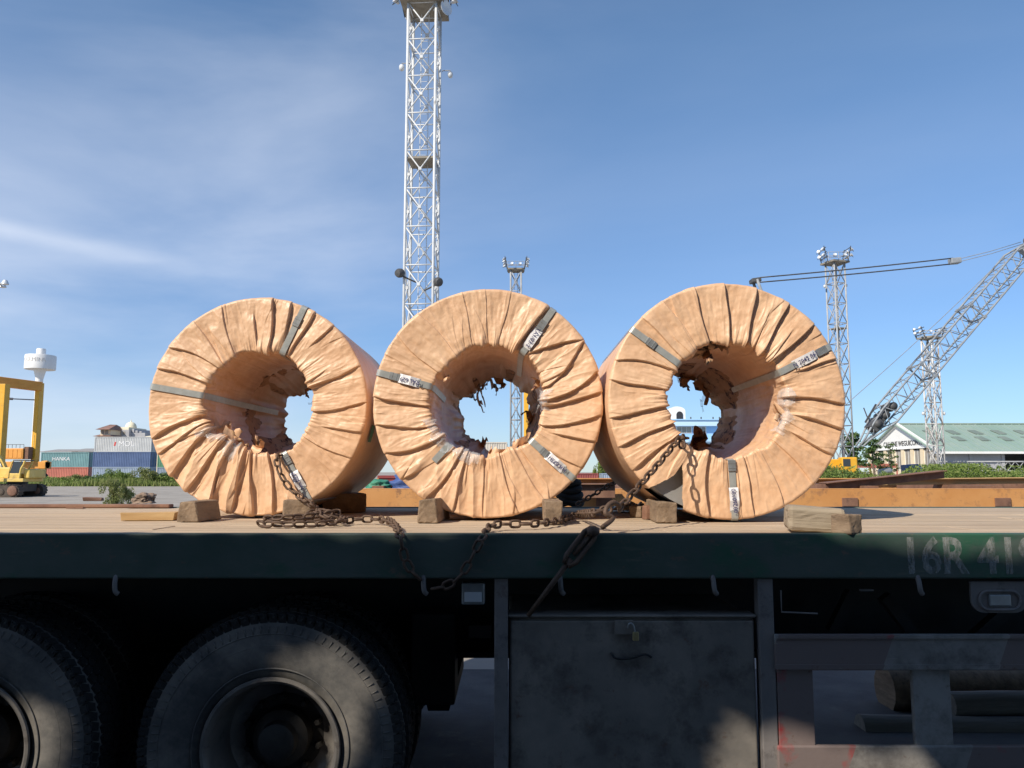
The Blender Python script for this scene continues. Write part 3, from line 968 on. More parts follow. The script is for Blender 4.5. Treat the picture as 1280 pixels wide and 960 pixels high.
# ================================================================== THE COILS
RC, RB, LC = .604, .303, 1.22
NT = 1440
TH = np.linspace(0, 2 * PI, NT, endpoint=False)
def build_coil(px, Y, name_label, pleats, straps, seed, lip, cut=None, tear=None, far=None, tags=(), yaw=0.0, big=(), films=()):
    c = P(px, 505, Y)
    t = thing('wrapped_coil', name_label, 'steel coil', (c.x, Y, DECK), yaw, 'paper wrapped coils on the trailer')
    rng = np.random.RandomState(seed)
    # ---- profile rows: (radius, y, normal_r, normal_y, faceparam)
    rows = []
    for y in list(np.linspace(LC, .22, 10)) + list(np.linspace(.19, .016, 9)):
        rows.append((RC, y, 1, 0, -y / .3, 'o'))
    for k in range(1, 7):
        a = k / 7 * PI / 2
        rows.append((RC - .014 + .014 * math.cos(a), .014 - .014 * math.sin(a), math.cos(a), -math.sin(a), 0.0, 'r'))
    NF = 64
    r0, r1 = RC - .014, RB + .016
    for k in range(NF):
        f = k / (NF - 1)
        rows.append((r0 + (r1 - r0) * f, 0, 0, -1, f, 'f'))
    for k in range(1, 9):
        a = k / 9 * PI / 2
        rows.append((RB + .016 - .016 * math.sin(a), .016 - .016 * math.cos(a), -math.sin(a), -math.cos(a), 1.0, 'l'))
    for y in list(np.linspace(.018, .3, 22)) + list(np.linspace(.33, LC - .02, 16)):
        rows.append((RB, y, -1, 0, 1 + y / .28, 'b'))
    rows = np.array([x[:5] for x in rows])
    NR = len(rows)
    th = TH[None, :]
    rr, yy, nr, ny, fp = [rows[:, i][:, None] for i in range(5)]
    # ---- lip radius variation (only towards the inner edge)
    lipd = np.zeros(NT)
    for a, wdt, amp in lip:
        d = np.angle(np.exp(1j * (TH - R_(a))))
        lipd += amp * np.exp(-(d / R_(wdt)) ** 2)
    lipd += .011 * fnoise(np.cos(TH) * 3, np.sin(TH) * 3, 0 * TH, seed + 5, 3)
    inner = np.clip((fp - .45) / .55, 0, 1) ** 1.5 * np.where(fp > 1, np.clip(1 - (fp - 1) / .45, 0, 1) ** .7, 1)
    R = rr - lipd[None, :] * inner
    Yb = yy + 0 * th
    # ---- pleats
    h = np.zeros((NR, NT))
    allp = []
    for p in pleats:
        a0, a1 = p[0], p[1]
        A = (p[2] if len(p) > 2 else .016) * .80
        f0 = p[3] if len(p) > 3 else -.15
        f1 = p[4] if len(p) > 4 else 1.3
        allp.append((a0, a1, A, f0, f1, p[5] if len(p) > 5 else 0))
    for k in range(34):              # small gathers, mostly from the inner edge
        a0 = rng.uniform(0, 360)
        if rng.rand() < .6:
            allp.append((a0 + rng.uniform(-10, 10), a0, rng.uniform(.002, .007), rng.uniform(.1, .65), 1.5, rng.choice([-1, 1])))
        else:
            allp.append((a0, a0 + rng.uniform(-14, 14), rng.uniform(.002, .006), -.35, rng.uniform(.2, .7), rng.choice([-1, 1])))
    for a0, a1, A, f0, f1, force in allp:
        fpc = np.clip(fp, -.3, 1.25)
        wob = R_(.55) * np.sin(fp * 5 + a0)
        thc = R_(a0) + (R_(((a1 - a0 + 180) % 360) - 180)) * fpc + wob
        am = R_((a0 + a1) / 2)
        sg = 1 if (-.65 * math.sin(am) - .75 * math.cos(am)) > 0 else -1
        if force: sg = force
        d = np.angle(np.exp(1j * (th - thc)))
        u = sg * d * np.maximum(R, .1)
        e = .0024
        S = 1 / (1 + np.exp(np.clip(u / e * 3.2, -40, 40)))
        wl = .060 + A * 2.2
        wb = .012 + A * 1.3
        win = np.clip((fp - f0) / .28, 0, 1) * np.clip((f1 - fp) / .35, 0, 1)
        win = win * win * (3 - 2 * win)
        ramp = np.clip(1 - np.abs(u) / wl, 0, 1)
        h += A * win * (S * ramp - (1 - S) * .45 * np.exp(-np.abs(u) / wb))
    # broad bulges, draped folds and crumpling
    X3, Z3 = R * np.cos(th), R * np.sin(th)
    onface = np.clip((fp + .35) / .35, 0, 1) * np.clip(1 - (fp - 1) / 1.2, .25, 1)
    h += onface * .0042 * fnoise(np.cos(th) * 4.5, np.sin(th) * 4.5, R * 3 + Yb * 1.5, seed, 2)
    for a, wdt, amp, freq in big:
        d = np.angle(np.exp(1j * (th - R_(a))))
        env = np.exp(-(d / R_(wdt)) ** 2)
        ph = X3 * freq + 1.3 * fnoise(X3 * 4, Z3 * 3.5, 0 * X3, seed + 3, 2)
        h += onface * env * amp * (np.abs(np.sin(ph + 1.2 * vnoise(X3 * 9, Z3 * 2, 0 * X3, seed + 4))) ** .9 * -1 + .5)
    rid = 1 - np.abs(fnoise(X3 * 11, Z3 * 11, Yb * 4, seed + 9, 3))
    h += (onface * .8 + .15) * .0019 * (rid - .6)
    rid2 = 1 - np.abs(fnoise(np.cos(th) * 16, np.sin(th) * 16, R * 6 + Yb * 3, seed + 21, 2))
    h += onface * .0036 * (rid2 - .6)
    h += (onface * .7 + .3) * .0008 * fnoise(X3 * 38, Z3 * 38, Yb * 25, seed + 33, 2)
    bore = np.clip((fp - .95) / .2, 0, 1)
    rb_ = 1 - np.abs(fnoise(np.cos(th) * 5, np.sin(th) * 5, Yb * 3.2 + 0 * th, seed + 41, 3))
    h += bore * .006 * (rb_ - .62)
    rb2 = 1 - np.abs(fnoise(X3 * 9, Z3 * 9, Yb * 9, seed + 43, 2))
    h += bore * .004 * (rb2 - .62)
    near_lip = np.exp(-((fp - 1.02) / .16) ** 2)
    h += near_lip * .008 * fnoise(np.cos(th) * 9, np.sin(th) * 9, Yb * 8 + 0 * th, seed + 47, 3)
    # flattened under the straps
    for s in straps:
        a_in = s.get('ang_in', s['ang'])
        thc = R_(s['ang']) + R_(a_in - s['ang']) * np.clip(fp, 0, 1)
        d = np.angle(np.exp(1j * (th - thc))) * R
        h *= 1 - .8 * np.exp(-(d / .035) ** 4)
    h = np.clip(h, -.012, .06)
    h = np.where(bore > 0, np.maximum(h, -.02), h)
    outer_fade = np.where(fp < 0, np.clip(1 + fp / 1.2, .12, 1), 1)
    h = h * outer_fade * (1 - .66 * nr.clip(0, 1) ** .7)
    R2 = R + nr * h
    Y2 = Yb + ny * h
    ins = fp > 1
    R2 = np.where(ins, np.maximum(R2, .05), R2)
    X, Z = R2 * np.cos(th), R2 * np.sin(th)
    verts = np.stack([X, Y2, Z + RC + .012], -1).reshape(-1, 3)
    i = np.arange(NR - 1)[:, None] * NT
    j = np.arange(NT)[None, :]
    j2 = (j + 1) % NT
    q = np.stack([i + j, i + NT + j, i + NT + j2, i + j2], -1)
    keep = np.ones(q.shape[:2], bool)
    fpq = (fp[:-1, 0] + fp[1:, 0]) / 2
    if cut:
        a0, a1, f_ap = cut
        # wedge that opens from an apex on the face out to the rim and a little way over it
        f = fpq[:, None]
        rq = ((R2[:-1] + R2[1:]) / 2)
        xq = rq * np.cos(TH)[None, :]
        dth = np.mod(TH, 2 * PI)[None, :] + 0 * rq
        left = R_(233.5) - R_(5.5) * np.clip((rq - .46) / .13, 0, 1) ** 1.2
        jag = .008 * fnoise(np.cos(TH) * 20, np.sin(TH) * 20, 0 * TH, seed + 77, 2)[None, :]
        keep &= ~((f < f_ap) & (f > -.55) & (dth > left + jag) & (xq < -.238 + jag * .5) & (dth < R_(252)))
    if tear:
        a0, a1, y0, y1 = tear
        yq = ((yy[:-1, 0] + yy[1:, 0]) / 2)[:, None]
        f = fpq[:, None]
        dth = np.angle(np.exp(1j * (TH[None, :] - R_((a0 + a1) / 2)))) / R_((a1 - a0) / 2)
        edge = 1 + .25 * fnoise(np.cos(TH) * 9, np.sin(TH) * 9, 0 * TH, seed + 55, 3)[None, :]
        v = (yq - (y0 + y1) / 2) / ((y1 - y0) / 2)
        keep &= ~((f >= .99) & (np.sqrt(dth ** 2 + v ** 2) < edge))
    me = np_mesh('wrapping', verts, q[keep].reshape(-1, 4), m_wrap)
    wr = inst('wrapping', me, t)
    # ---- loose plastic film clinging round the hole's edge
    for (fa0, fa1, ff0, ff1, fs_) in films:
        ja = np.arange(int(fa0 / 360 * NT), int(fa1 / 360 * NT), 3)
        ra = np.where((fp[:, 0] >= ff0) & (fp[:, 0] <= ff1))[0][::2]
        cut0 = fnoise(ja * .035, ja * 0.0, ja * 0.0, fs_, 3)
        vv = np.zeros((len(ra), len(ja), 3))
        for a_i, rI in enumerate(ra):
            tt_ = TH[ja % NT]
            off = .010 + .012 * fnoise(np.cos(tt_) * 12, np.sin(tt_) * 12, 0 * tt_ + a_i * .3, fs_, 3)
            off = np.maximum(off, .003)
            rad = R2[rI, ja % NT] + rows[rI][2] * off
            yp_ = Y2[rI, ja % NT] + rows[rI][3] * off
            vv[a_i] = np.stack([rad * np.cos(tt_), yp_, rad * np.sin(tt_) + RC + .012], -1)
        n0, n1_ = len(ra), len(ja)
        ii = np.arange(n0 - 1)[:, None] * n1_; jj = np.arange(n1_ - 1)[None]
        qq = np.stack([ii + jj, ii + n1_ + jj, ii + n1_ + jj + 1, ii + jj + 1], -1)
        rel = np.linspace(-1, 1, n0 - 1)[:, None]
        kp = np.abs(rel) < (.75 + .5 * cut0[None, :-1])
        if kp.sum() > 20:
            inst('plastic_film', np_mesh('plastic_film', vv.reshape(-1, 3), qq[kp].reshape(-1, 4), m_film), t)
    # ---- the steel inside
    zc = RC + .012
    st = MB().lathe([(RB + .028, .045), (RC - .022, .045), (RC - .022, LC), (RB + .028, LC)], 'Y', n=128, close=True)
    so_ = st.build('steel_winding', m_edge, t, smooth='auto')
    so_.location = (0, 0, zc)
    # ---- torn lining round the far end of the bore
    if far:
        for (yb, depth, sd, mat_, sc) in far['layers']:
            nth, nrr = 260, 16
            tt = np.linspace(0, 2 * PI, nth, endpoint=False)
            rin = np.zeros(nth)
            for a, wdt, amp in far['bumps']:
                d = np.angle(np.exp(1j * (tt - R_(a))))
                rin += amp * np.exp(-(d / R_(wdt)) ** 2)
            rag = fnoise(np.cos(tt) * 2.6, np.sin(tt) * 2.6, 0 * tt, sd, 3, .5)
            rin = (depth + rin * sc + .045 * sc * rag + .0008 * np.random.RandomState(sd).randn(nth))
            rin = np.clip(rin, .006, .24)
            kk = np.linspace(0, 1, nrr)[:, None]
            rads = RB + .006 - (rin[None, :] + .004) * kk ** 1.25 + .006 * np.sin(kk * PI) * fnoise(np.cos(tt)[None] * 7, np.sin(tt)[None] * 7, kk * 3 + 0 * tt[None], sd + 6, 2)
            xs, zs = rads * np.cos(tt)[None], rads * np.sin(tt)[None]
            ys = yb - .50 * (1 - kk) ** 1.3 * np.clip(rin[None] / .05, .15, 1) + .03 * kk * fnoise(xs * 14, zs * 14, 0 * xs, sd + 1, 3) + .02 * fnoise(xs * 6, zs * 6, kk * 2 + 0 * xs, sd + 2, 3) * (kk > .02)
            vv = np.stack([xs, ys, zs], -1).reshape(-1, 3)
            ii = np.arange(nrr - 1)[:, None] * nth
            jj = np.arange(nth)[None]
            jn = (jj + 1) % nth
            qq = np.stack([ii + jj, ii + nth + jj, ii + nth + jn, ii + jn], -1).reshape(-1, 4)
            tm = np_mesh('torn_lining', vv, qq, mat_)
            o = inst('torn_lining', tm, t)
            o.location = (0, 0, zc)
        for (ang, rad, ln, wdt, dirn, mat_, *yy_) in far.get('flaps', ()):
            b0 = Vector((rad * math.cos(R_(ang)), yy_[0] if yy_ else LC - .06, rad * math.sin(R_(ang)) + zc))
            dv = Vector((math.cos(R_(dirn)), -.25, math.sin(R_(dirn)))).normalized()
            sv = dv.cross(Vector((0, 1, 0))).normalized()
            rg = np.random.RandomState(int(ang * 7 + ln * 1000))
            vs, fs = [], []
            for k in range(12):
                f = k / 11
                wk = wdt * (1 - .75 * f) * (1 + .5 * rg.randn() * .5)
                cpt = b0 + dv * ln * f + Vector((.02 * math.sin(f * 5 + ang), .03 * math.sin(f * 7 + ang), .012 * rg.randn()))
                vs += [cpt - sv * wk + Vector((0, .01 * rg.randn(), .006 * rg.randn())), cpt + Vector((0, -.012, 0)), cpt + sv * wk + Vector((0, .01 * rg.randn(), .006 * rg.randn()))]
            for k in range(11):
                a = k * 3
                fs += [(a, a + 1, a + 4, a + 3), (a + 1, a + 2, a + 5, a + 4)]
            MB().add(vs, fs).build('plastic_shred' if mat_ in (m_film, m_shred) else 'torn_flap', mat_, t, smooth=True, fixn=False)
    # ---- straps
    rowR, rowY = R2, Y2
    for s in straps:
        a_in = s.get('ang_in', s['ang'])
        pts, nrm = [], []
        for k in range(NR):
            f = fp[k, 0]
            an = R_(s['ang'] + (a_in - s['ang']) * min(max(f, 0), 1))
            if f > 1 + s.get('bore', 1.0) / .28: break
            if s.get('face_from') and f < s['face_from']: continue
            jx = int(round(an / (2 * PI) * NT))
            sel = [(jx + q_) % NT for q_ in range(-8, 9, 2)]
            rad = float(np.mean(R2[k, sel]))
            ypos = float(np.mean(Y2[k, sel]))
            n_r, n_y = rows[k][2], rows[k][3]
            if f > 1 and s.get('inw'):
                rad -= s['inw'] * min(max((rows[k][1] - .35) / .75, 0), 1) ** 1.3
            pts.append((an, rad + n_r * .006, ypos + n_y * .007, n_r, n_y))
        # smooth the path
        arr = np.array(pts)
        for it in range(3):
            arr[1:-1, 1:3] = .25 * arr[:-2, 1:3] + .5 * arr[1:-1, 1:3] + .25 * arr[2:, 1:3]
        hw, th_ = .017, .002
        vs, fs = [], []
        for an, rad, yp, n_r, n_y in arr:
            cpt = Vector((rad * math.cos(an), yp, rad * math.sin(an) + zc))
            tv = Vector((-math.sin(an), 0, math.cos(an)))
            nv = Vector((n_r * math.cos(an), n_y, n_r * math.sin(an)))
            vs += [cpt - tv * hw, cpt + tv * hw, cpt + tv * hw - nv * th_, cpt - tv * hw - nv * th_]
        for k in range(len(arr) - 1):
            a = 4 * k
            for m_ in range(4):
                fs.append((a + m_, a + (m_ + 1) % 4, a + 4 + (m_ + 1) % 4, a + 4 + m_))
        so2 = MB().add(vs, fs).build('strap', m_strap, t)
        def onface_frame(f):
            idx = int(np.argmin([abs(x_[1] - (r0 + (r1 - r0) * f)) + abs(x_[2]) for x_ in arr]))
            an, rad, yp = arr[idx][0], arr[idx][1], arr[idx][2]
            an2 = arr[min(idx + 4, len(arr) - 1)]
            cpt = Vector((rad * math.cos(an), yp, rad * math.sin(an) + zc))
            rv = Vector((math.cos(an), 0, math.sin(an)))
            return cpt, rv
        if 'seal' in s:
            cpt, rv = onface_frame(s['seal'])
            ez = Vector((0, -1, 0)); ey = ez.cross(rv)
            m4 = Matrix((rv.to_4d(), ey.to_4d(), ez.to_4d(), (0, 0, 0, 1))).transposed()
            m4.translation = cpt + Vector((0, -.003, 0))
            for c_ in range(3): m4[3][c_] = 0
            sm = MB().bx(-.028, .028, -.0195, .0195, -.002, .003).bx(-.014, -.010, -.0205, .0205, .003, .0045).bx(.010, .014, -.0205, .0205, .003, .0045).mesh('strap_seal', m_gal, bevel=.0008, seg=1)
            inst('strap_seal', sm, so2, m4)
        if 'tag' in s:
            f, txt, flip = s['tag']
            cpt, rv = onface_frame(f)
            if flip: rv = -rv
            ez = Vector((0, -1, 0)); ey = ez.cross(rv)
            m4 = Matrix((tuple(rv) + (0,), tuple(ey) + (0,), tuple(ez) + (0,), (0, 0, 0, 1))).transposed()
            m4.translation = cpt + Vector((0, -.004, 0))
            vs, fs = [], []
            for k in range(9):
                u = k / 8 - .5
                zz = .006 - .03 * (u - .1) ** 2 * 2 + .002 * math.sin(k * 2)
                vs += [(u * s.get('tl', .115), -.024, zz), (u * s.get('tl', .115), .024, zz + .003)]
            for k in range(8):
                fs.append((2 * k, 2 * k + 2, 2 * k + 3, 2 * k + 1))
            tm = MB().add(vs, fs).mesh('paper_tag', m_label, fixn=False)
            tg = inst('paper_tag', tm, so2, m4)
            lm = text_mesh(txt, .030, 'tag_writing', m_ink, offset=.0004, extrude=.0003)
            inst('tag_writing', lm, so2, m4 @ Matrix.Translation((0, 0, .0115)) @ Matrix.Rotation(R_(3), 4, 'Z'))
    return t

PI_ = 0
c2pl = [(15, 1, .024, -.2, 1.2), (5.4, -4, .022), (-6.7, -23, .020), (-20, -28, .018, -.2, .9), (32, 15, .017), (33, 50, .018, -.1, 1.2), (57, 63, .028, -.2, 1.25, -1),
        (103, 105, .007), (92, 90, .006), (78, 80, .006), (128, 124, .008), (166, 158, .012, -.2, .7), (177, 184, .022), (192, 203, .018), (207, 218, .020), (222, 233, .020), (238, 243, .020), (252, 249, .018),
        (268, 266, .010), (285, 282, .012), (-60, -62, .010), (-36, -40, .012), (144, 150, .010)]
c3pl = [(135, 136, .014), (121, 119, .012), (105, 105.6, .018), (89, 87, .022), (73.8, 70, .022), (56, 53, .022), (39.7, 40, .020), (20, 23, .018, -.2, .9), (-1.6, 2, .020), (-14, -13, .022, -.2, 1.0),
        (-28, -28, .020, -.1, 1.0), (-63, -58, .012), (-78, -76, .016), (160, 150, .014), (170, 171, .018), (188.8, 187, .022), (203, 203, .022), (216, 215, .018), (259, 250, .022), (272, 268, .016), (-84, -84, .012), (-45, -42, .010)]
c1pl = [(94, 93, .016, .2, 1.1), (83, 80, .022), (74, 67, .022), (60, 60, .018, -.2, 1.2), (48, 50, .012, -.2, .7), (21, 19, .013), (1, -6, .014), (-14, -20, .014, -.2, .9), (-30, -34, .012), (147, 137, .016), (160, 156, .018),
        (112, 116, .010), (128, 130, .012), (198, 190, .022), (207, 200, .016), (220, 209, .026, -.3, 1.4), (232, 228, .026), (246, 238, .028), (258, 257, .022), (270, 265, .024), (281, 284, .022), (-64, -60, .014)]
coil1 = build_coil(322, 4.39, 'wrapped coil nearest the blue container stack with bunched up paper below its hole', c1pl,
    [dict(ang=66, seal=.30), dict(ang=170, bore=1.08, inw=.125), dict(ang=-60, seal=.9, tag=(.42, 'No 0629', True))], 11,
    films=[(205, 250, .80, 1.4, 7)], lip=[(248, 26, .055), (225, 14, .02), (285, 16, .02), (20, 30, -.004)], big=[(246, 34, .020, 27)],
    far=dict(layers=((LC - .03, .03, 3, m_wrap, .8), (LC - .07, .015, 8, m_torn, .7)), bumps=[(180, 55, .09), (110, 30, .05), (250, 45, .07), (300, 30, .06), (340, 25, .03)],
             flaps=[(60, .27, .20, .03, -140, m_film), (20, .28, .18, .04, 200, m_film), (95, .26, .12, .02, -80, m_torn), (228, .285, .13, .05, 50, m_wrap, .05), (262, .285, .10, .045, 75, m_wrap, .09), (205, .29, .09, .03, 10, m_wrap, .12), (244, .27, .07, .03, 110, m_torn, .14)]), tags=())
coil2 = build_coil(610, 4.18, 'wrapped coil between the other two with a yellow mast seen through its hole', c2pl,
    [dict(ang=55, seal=.35, tag=(.66, 'TA1/03-2', True), tl=.13), dict(ang=165, seal=.30, tag=(.62, 'RAL 629', False), tl=.12), dict(ang=-42, seal=.7, tag=(.42, 'HR 07/3-1', True), tl=.13),
     dict(ang=228, face_from=.62, bore=.4)], 23,
    films=[(196, 262, .82, 1.30, 3), (352, 372, .9, 1.7, 9)], lip=[(140, 22, .020), (250, 25, .020), (290, 14, .03), (320, 10, .015)], big=[(255, 25, .012, 34)],
    far=dict(layers=((LC - .03, .02, 5, m_torn, .8), (LC - .09, .012, 14, m_wrap, .9)), bumps=[(215, 40, .075), (175, 40, .05), (110, 45, .055), (250, 22, .05), (330, 30, .02)],
             flaps=[(115, .25, .20, .013, -78, m_shred), (103, .25, .17, .013, -95, m_shred), (128, .25, .14, .013, -60, m_shred), (92, .26, .12, .016, -80, m_shred), (122, .26, .09, .012, -20, m_shred), (232, .26, .16, .04, 20, m_torn), (80, .28, .10, .03, -90, m_torn),
                    (15, .28, .2, .03, -100, m_film), (345, .29, .14, .05, 120, m_torn), (285, .30, .10, .05, 150, m_wrap, .06), (310, .30, .08, .04, 160, m_wrap, .08), (150, .30, .07, .03, -50, m_wrap, .04), (30, .30, .08, .02, -110, m_torn, .12), (12, .30, .12, .012, -100, m_film, .10)]))
coil3 = build_coil(909, 4.05, 'wrapped coil nearest the crane with a steel wedge showing at its torn corner', c3pl,
    [dict(ang=143, seal=.42), dict(ang=27, seal=.16, tag=(.52, 'N 7042 061', False), tl=.13), dict(ang=-88, seal=.95, tag=(.30, '00260190', True), tl=.13)], 37,
    films=[(326, 372, .88, 1.5, 5)], lip=[(200, 25, -.004), (290, 20, .02), (90, 25, .008)], cut=(227, 245.5, .86), tear=(82, 130, .025, .34),
    far=dict(layers=((LC - .03, .02, 9, m_torn, .9), (LC - .09, .012, 4, m_wrap, .6)), bumps=[(50, 28, .055), (300, 26, .075), (95, 30, .03), (0, 20, .02)],
             flaps=[(62, .27, .19, .035, -75, m_torn), (78, .27, .12, .05, -100, m_torn), (300, .27, .17, .07, 110, m_torn), (40, .27, .16, .02, -120, m_film), (285, .27, .10, .05, 80, m_torn), (85, .26, .09, .02, -90, m_film), (112, .30, .09, .05, -60, m_torn, .10), (100, .30, .12, .03, -20, m_wrap, .12), (350, .30, .08, .03, -140, m_wrap, .06)]))
# small dark green sticker on the curved side of the first coil
def sticker():
    a = R_(-14)
    ctr = Vector((math.cos(a) * (RC + .006), .20, math.sin(a) * (RC + .006) + RC + .012))
    vs = []
    for k in range(9):
        an = a + (k / 8 - .5) * .16
        for y in (.16, .25):
            vs.append(((RC + .010) * math.cos(an), y + .01 * math.sin(k * 3), (RC + .010) * math.sin(an) + RC + .012))
    MB().add(vs, [(2 * k, 2 * k + 1, 2 * k + 3, 2 * k + 2) for k in range(8)]).build('green_sticker', m_greentarp, coil1, fixn=False)
sticker()

# ================================================================== WOOD ON THE DECK
def block(name, label, cat, px0, px1, pyb, hgt, depth, mat, rotz=0.0, taper=0.0, group='wooden chocks under the coils', bev=.006, tilt=0.0, rag=.006):
    """block whose front bottom edge runs between two pixels on the deck"""
    a, b = D(px0, pyb), D(px1, pyb)
    L_ = (b - a).length
    c = (a + b) / 2
    bm = bmesh.new()
    nx, ny, nz = 4, 5, 3
    mb = MB()
    rg = random.Random(px0 * 31 + px1)
    hx = L_ / 2
    vs = [(-hx, 0, 0), (hx, 0, 0), (hx, depth, 0), (-hx, depth, 0), (-hx + taper * L_, 0, hgt), (hx - taper * L_, 0, hgt), (hx - taper * L_, depth, hgt), (-hx + taper * L_, depth, hgt)]
    vs = [Vector(v) + Vector((rg.uniform(-rag, rag), rg.uniform(-rag, rag), rg.uniform(-rag, rag) if v[2] > 0 else 0)) for v in vs]
    mb.add(vs, [(0, 1, 5, 4), (1, 2, 6, 5), (2, 3, 7, 6), (3, 0, 4, 7), (4, 5, 6, 7), (3, 2, 1, 0)])
    o = mb.build(name, mat, bevel=bev, seg=2)
    if hgt > .03:
        bm = bmesh.new(); bm.from_mesh(o.data)
        bmesh.ops.subdivide_edges(bm, edges=[e for e in bm.edges if e.calc_length() > .03], cuts=5, use_grid_fill=True)
        bm.normal_update()
        co = np.array([v.co for v in bm.verts])
        n_ = fnoise(co[:, 0] * 22, co[:, 1] * 9, co[:, 2] * 22, px0, 3)
        n2_ = fnoise(co[:, 0] * 60, co[:, 1] * 12, co[:, 2] * 60, px0 + 5, 2)
        for v, a_, b__ in zip(bm.verts, n_, n2_):
            v.co += v.normal * ((.0020 * a_ - .0025 * (abs(b__) < .05)) if hgt > .05 else .0007 * a_)
        bm.to_mesh(o.data); bm.free()
    o.location = c + Vector((0, 0, .001))
    o.rotation_euler = (0, tilt, rotz)
    return tag(o, label, cat, group)
block('wooden_chock', 'cracked wooden chock left of the bunched up coil, beside a yellow plank', 'chock', 220, 247, 653, .10, .26, m_oldwood, rotz=R_(-6), taper=.14)
block('wooden_chock', 'wooden chock under the coil with the bunched paper, next to the heaped chain', 'chock', 354, 388, 650, .10, .5, m_oldwood, rotz=R_(10))
block('wooden_beam', 'long dark beam lying in shade behind the chock at the heaped chain', 'beam', 402, 458, 641, .115, .30, m_oldwood, rotz=R_(20))
block('wooden_chock', 'wooden chock at the lower left of the middle coil, leaning against its paper', 'chock', 521, 547, 654, .115, .40, m_oldwood, rotz=R_(-4), taper=.08)
block('wooden_chock', 'square wooden chock at the lower right of the middle coil, with knotted end grain', 'chock', 681, 703, 656, .115, .40, m_oldwood)
block('wooden_chock', 'wooden chock below the exposed steel wedge', 'chock', 820, 846, 654, .10, .45, m_oldwood, rotz=R_(-3))
o = block('wooden_chock', 'large rounded wooden block wedged against the coil nearest the crane', 'chock', 985, 1054, 666, .104, .20, m_palewood, rotz=R_(-14), bev=.018, tilt=R_(3))
block('wood_offcut', 'small brown wood offcut behind the large rounded block', 'wood offcut', 1060, 1081, 668, .075, .10, m_oldwood, rotz=R_(25), group='wood scraps on the deck')
block('wooden_plank', 'short yellow plank lying beside the cracked chock', 'plank', 152, 216, 651, .040, .12, m_newwood, rotz=R_(10), group='wood scraps on the deck', bev=.003)
block('wood_offcut', 'rust brown splinter of wood standing by the chock under the steel wedge', 'wood offcut', 806, 818, 650, .075, .05, m_rust, rotz=R_(20), taper=.15, group='wood scraps on the deck')
block('wood_offcut', 'dark wood scrap behind the tensioned chain at the steel wedge', 'wood offcut', 786, 803, 647, .060, .07, m_oldwood, rotz=R_(-35), group='wood scraps on the deck')
block('wood_offcut', 'flat dark bit of wood near the far edge of the empty deck', 'wood offcut', 104, 126, 626.5, .03, .06, m_rust, rotz=R_(8), group='wood scraps on the deck')
block('wood_offcut', 'thin splinter lying alone on the empty deck', 'wood offcut', 82, 104, 636, .008, .03, m_rust, rotz=R_(-5), group='wood scraps on the deck', bev=.001, rag=.002)
# stone lump on the far edge of the deck
def lump():
    bm = bmesh.new()
    bmesh.ops.create_icosphere(bm, subdivisions=4, radius=1)
    for v in bm.verts:
        p = v.co.copy()
        n = fnoise(np.array([p.x * 1.4]), np.array([p.y * 1.4]), np.array([p.z * 1.4]), 4, 4)[0]
        v.co = Vector((p.x * .095, p.y * .07, max(p.z, -.35) * .062)) * (1 + .38 * n)
    me = bpy.data.meshes.new('stone'); bm.to_mesh(me); bm.free()
    me.materials.append(m_stone)
    o = inst('stone', me)
    c = D(182, 628)
    o.location = c + Vector((0, 0, .02))
    tag(o, 'rough brown stone at the far edge of the deck left of the coils', 'stone')
lump()
# dark rubber bundle behind the middle coil
def bundle():
    c = D(712, 633)
    t = thing('rubber_bundle', 'dark rubber hose bundle behind the square chock of the middle coil', 'hose', (c.x, c.y, DECK))
    for k in range(4):
        pts = [Vector((.085 * math.cos(a) * (1 - .08 * k), .05 * math.sin(a), .03 + .045 * k + .012 * math.sin(a * 2 + k))) for a in np.linspace(0, 2 * PI, 25)]
        MB().path(pts, .026, 8).build('hose_loop', m_tread, t, smooth=True)
bundle()

# ================================================================== CHAINS
def link_mesh(ln=.062, wd=.040, r=.0062):
    pts = []
    hl, hr = ln / 2 - wd / 2, wd / 2 - r
    for k in range(8):
        a = -PI / 2 + PI * k / 7
        pts.append(Vector((hl + hr * math.cos(a), hr * math.sin(a), 0)))
    for k in range(8):
        a = PI / 2 + PI * k / 7
        pts.append(Vector((-hl + hr * math.cos(a), hr * math.sin(a), 0)))
    n = len(pts)
    vs, fs = [], []
    for i in range(n):
        d = (pts[(i + 1) % n] - pts[i - 1]).normalized()
        x = Vector((0, 0, 1)); y = d.cross(x)
        for k in range(6):
            a = 2 * PI * k / 6
            vs.append(pts[i] + (x * math.cos(a) + y * math.sin(a)) * r)
    for i in range(n):
        j = (i + 1) % n
        for k in range(6):
            k2 = (k + 1) % 6
            fs.append((i * 6 + k, i * 6 + k2, j * 6 + k2, j * 6 + k))
    return MB().add(vs, fs).mesh('link', m_chain, smooth=True)
LINK = link_mesh()
PITCH_L = .0495
def chain(pts, parent, roll0=0.0, jit=.12, flat=0):
    ps = catmull(pts, PITCH_L)
    rg = random.Random(len(ps))
    for i in range(len(ps) - 1):
        a, b = ps[i], ps[i + 1]
        d = (b - a).normalized()
        up = Vector((0, 0, 1)) if abs(d.z) < .9 else Vector((0, 1, 0))
        y = up.cross(d).normalized()
        z = d.cross(y)
        m = Matrix((d, y, z)).transposed()
        roll = roll0 + (PI / 2 if i % 2 else 0) + rg.uniform(-jit, jit)
        if flat:
            roll = roll0 + (.75 if i % 2 else -.75) + rg.uniform(-.3, .3)
        m4 = (m @ Matrix.Rotation(roll, 3, 'X')).to_4x4()
        m4.translation = (a + b) / 2
        inst('link', LINK, parent, m4)
up = Vector((0, 0, .024))
t = thing('chain', 'rusty chain hanging from the hole of the bunched up coil and over the deck edge', 'chain', (0, 0, 0), group='lashing chains')
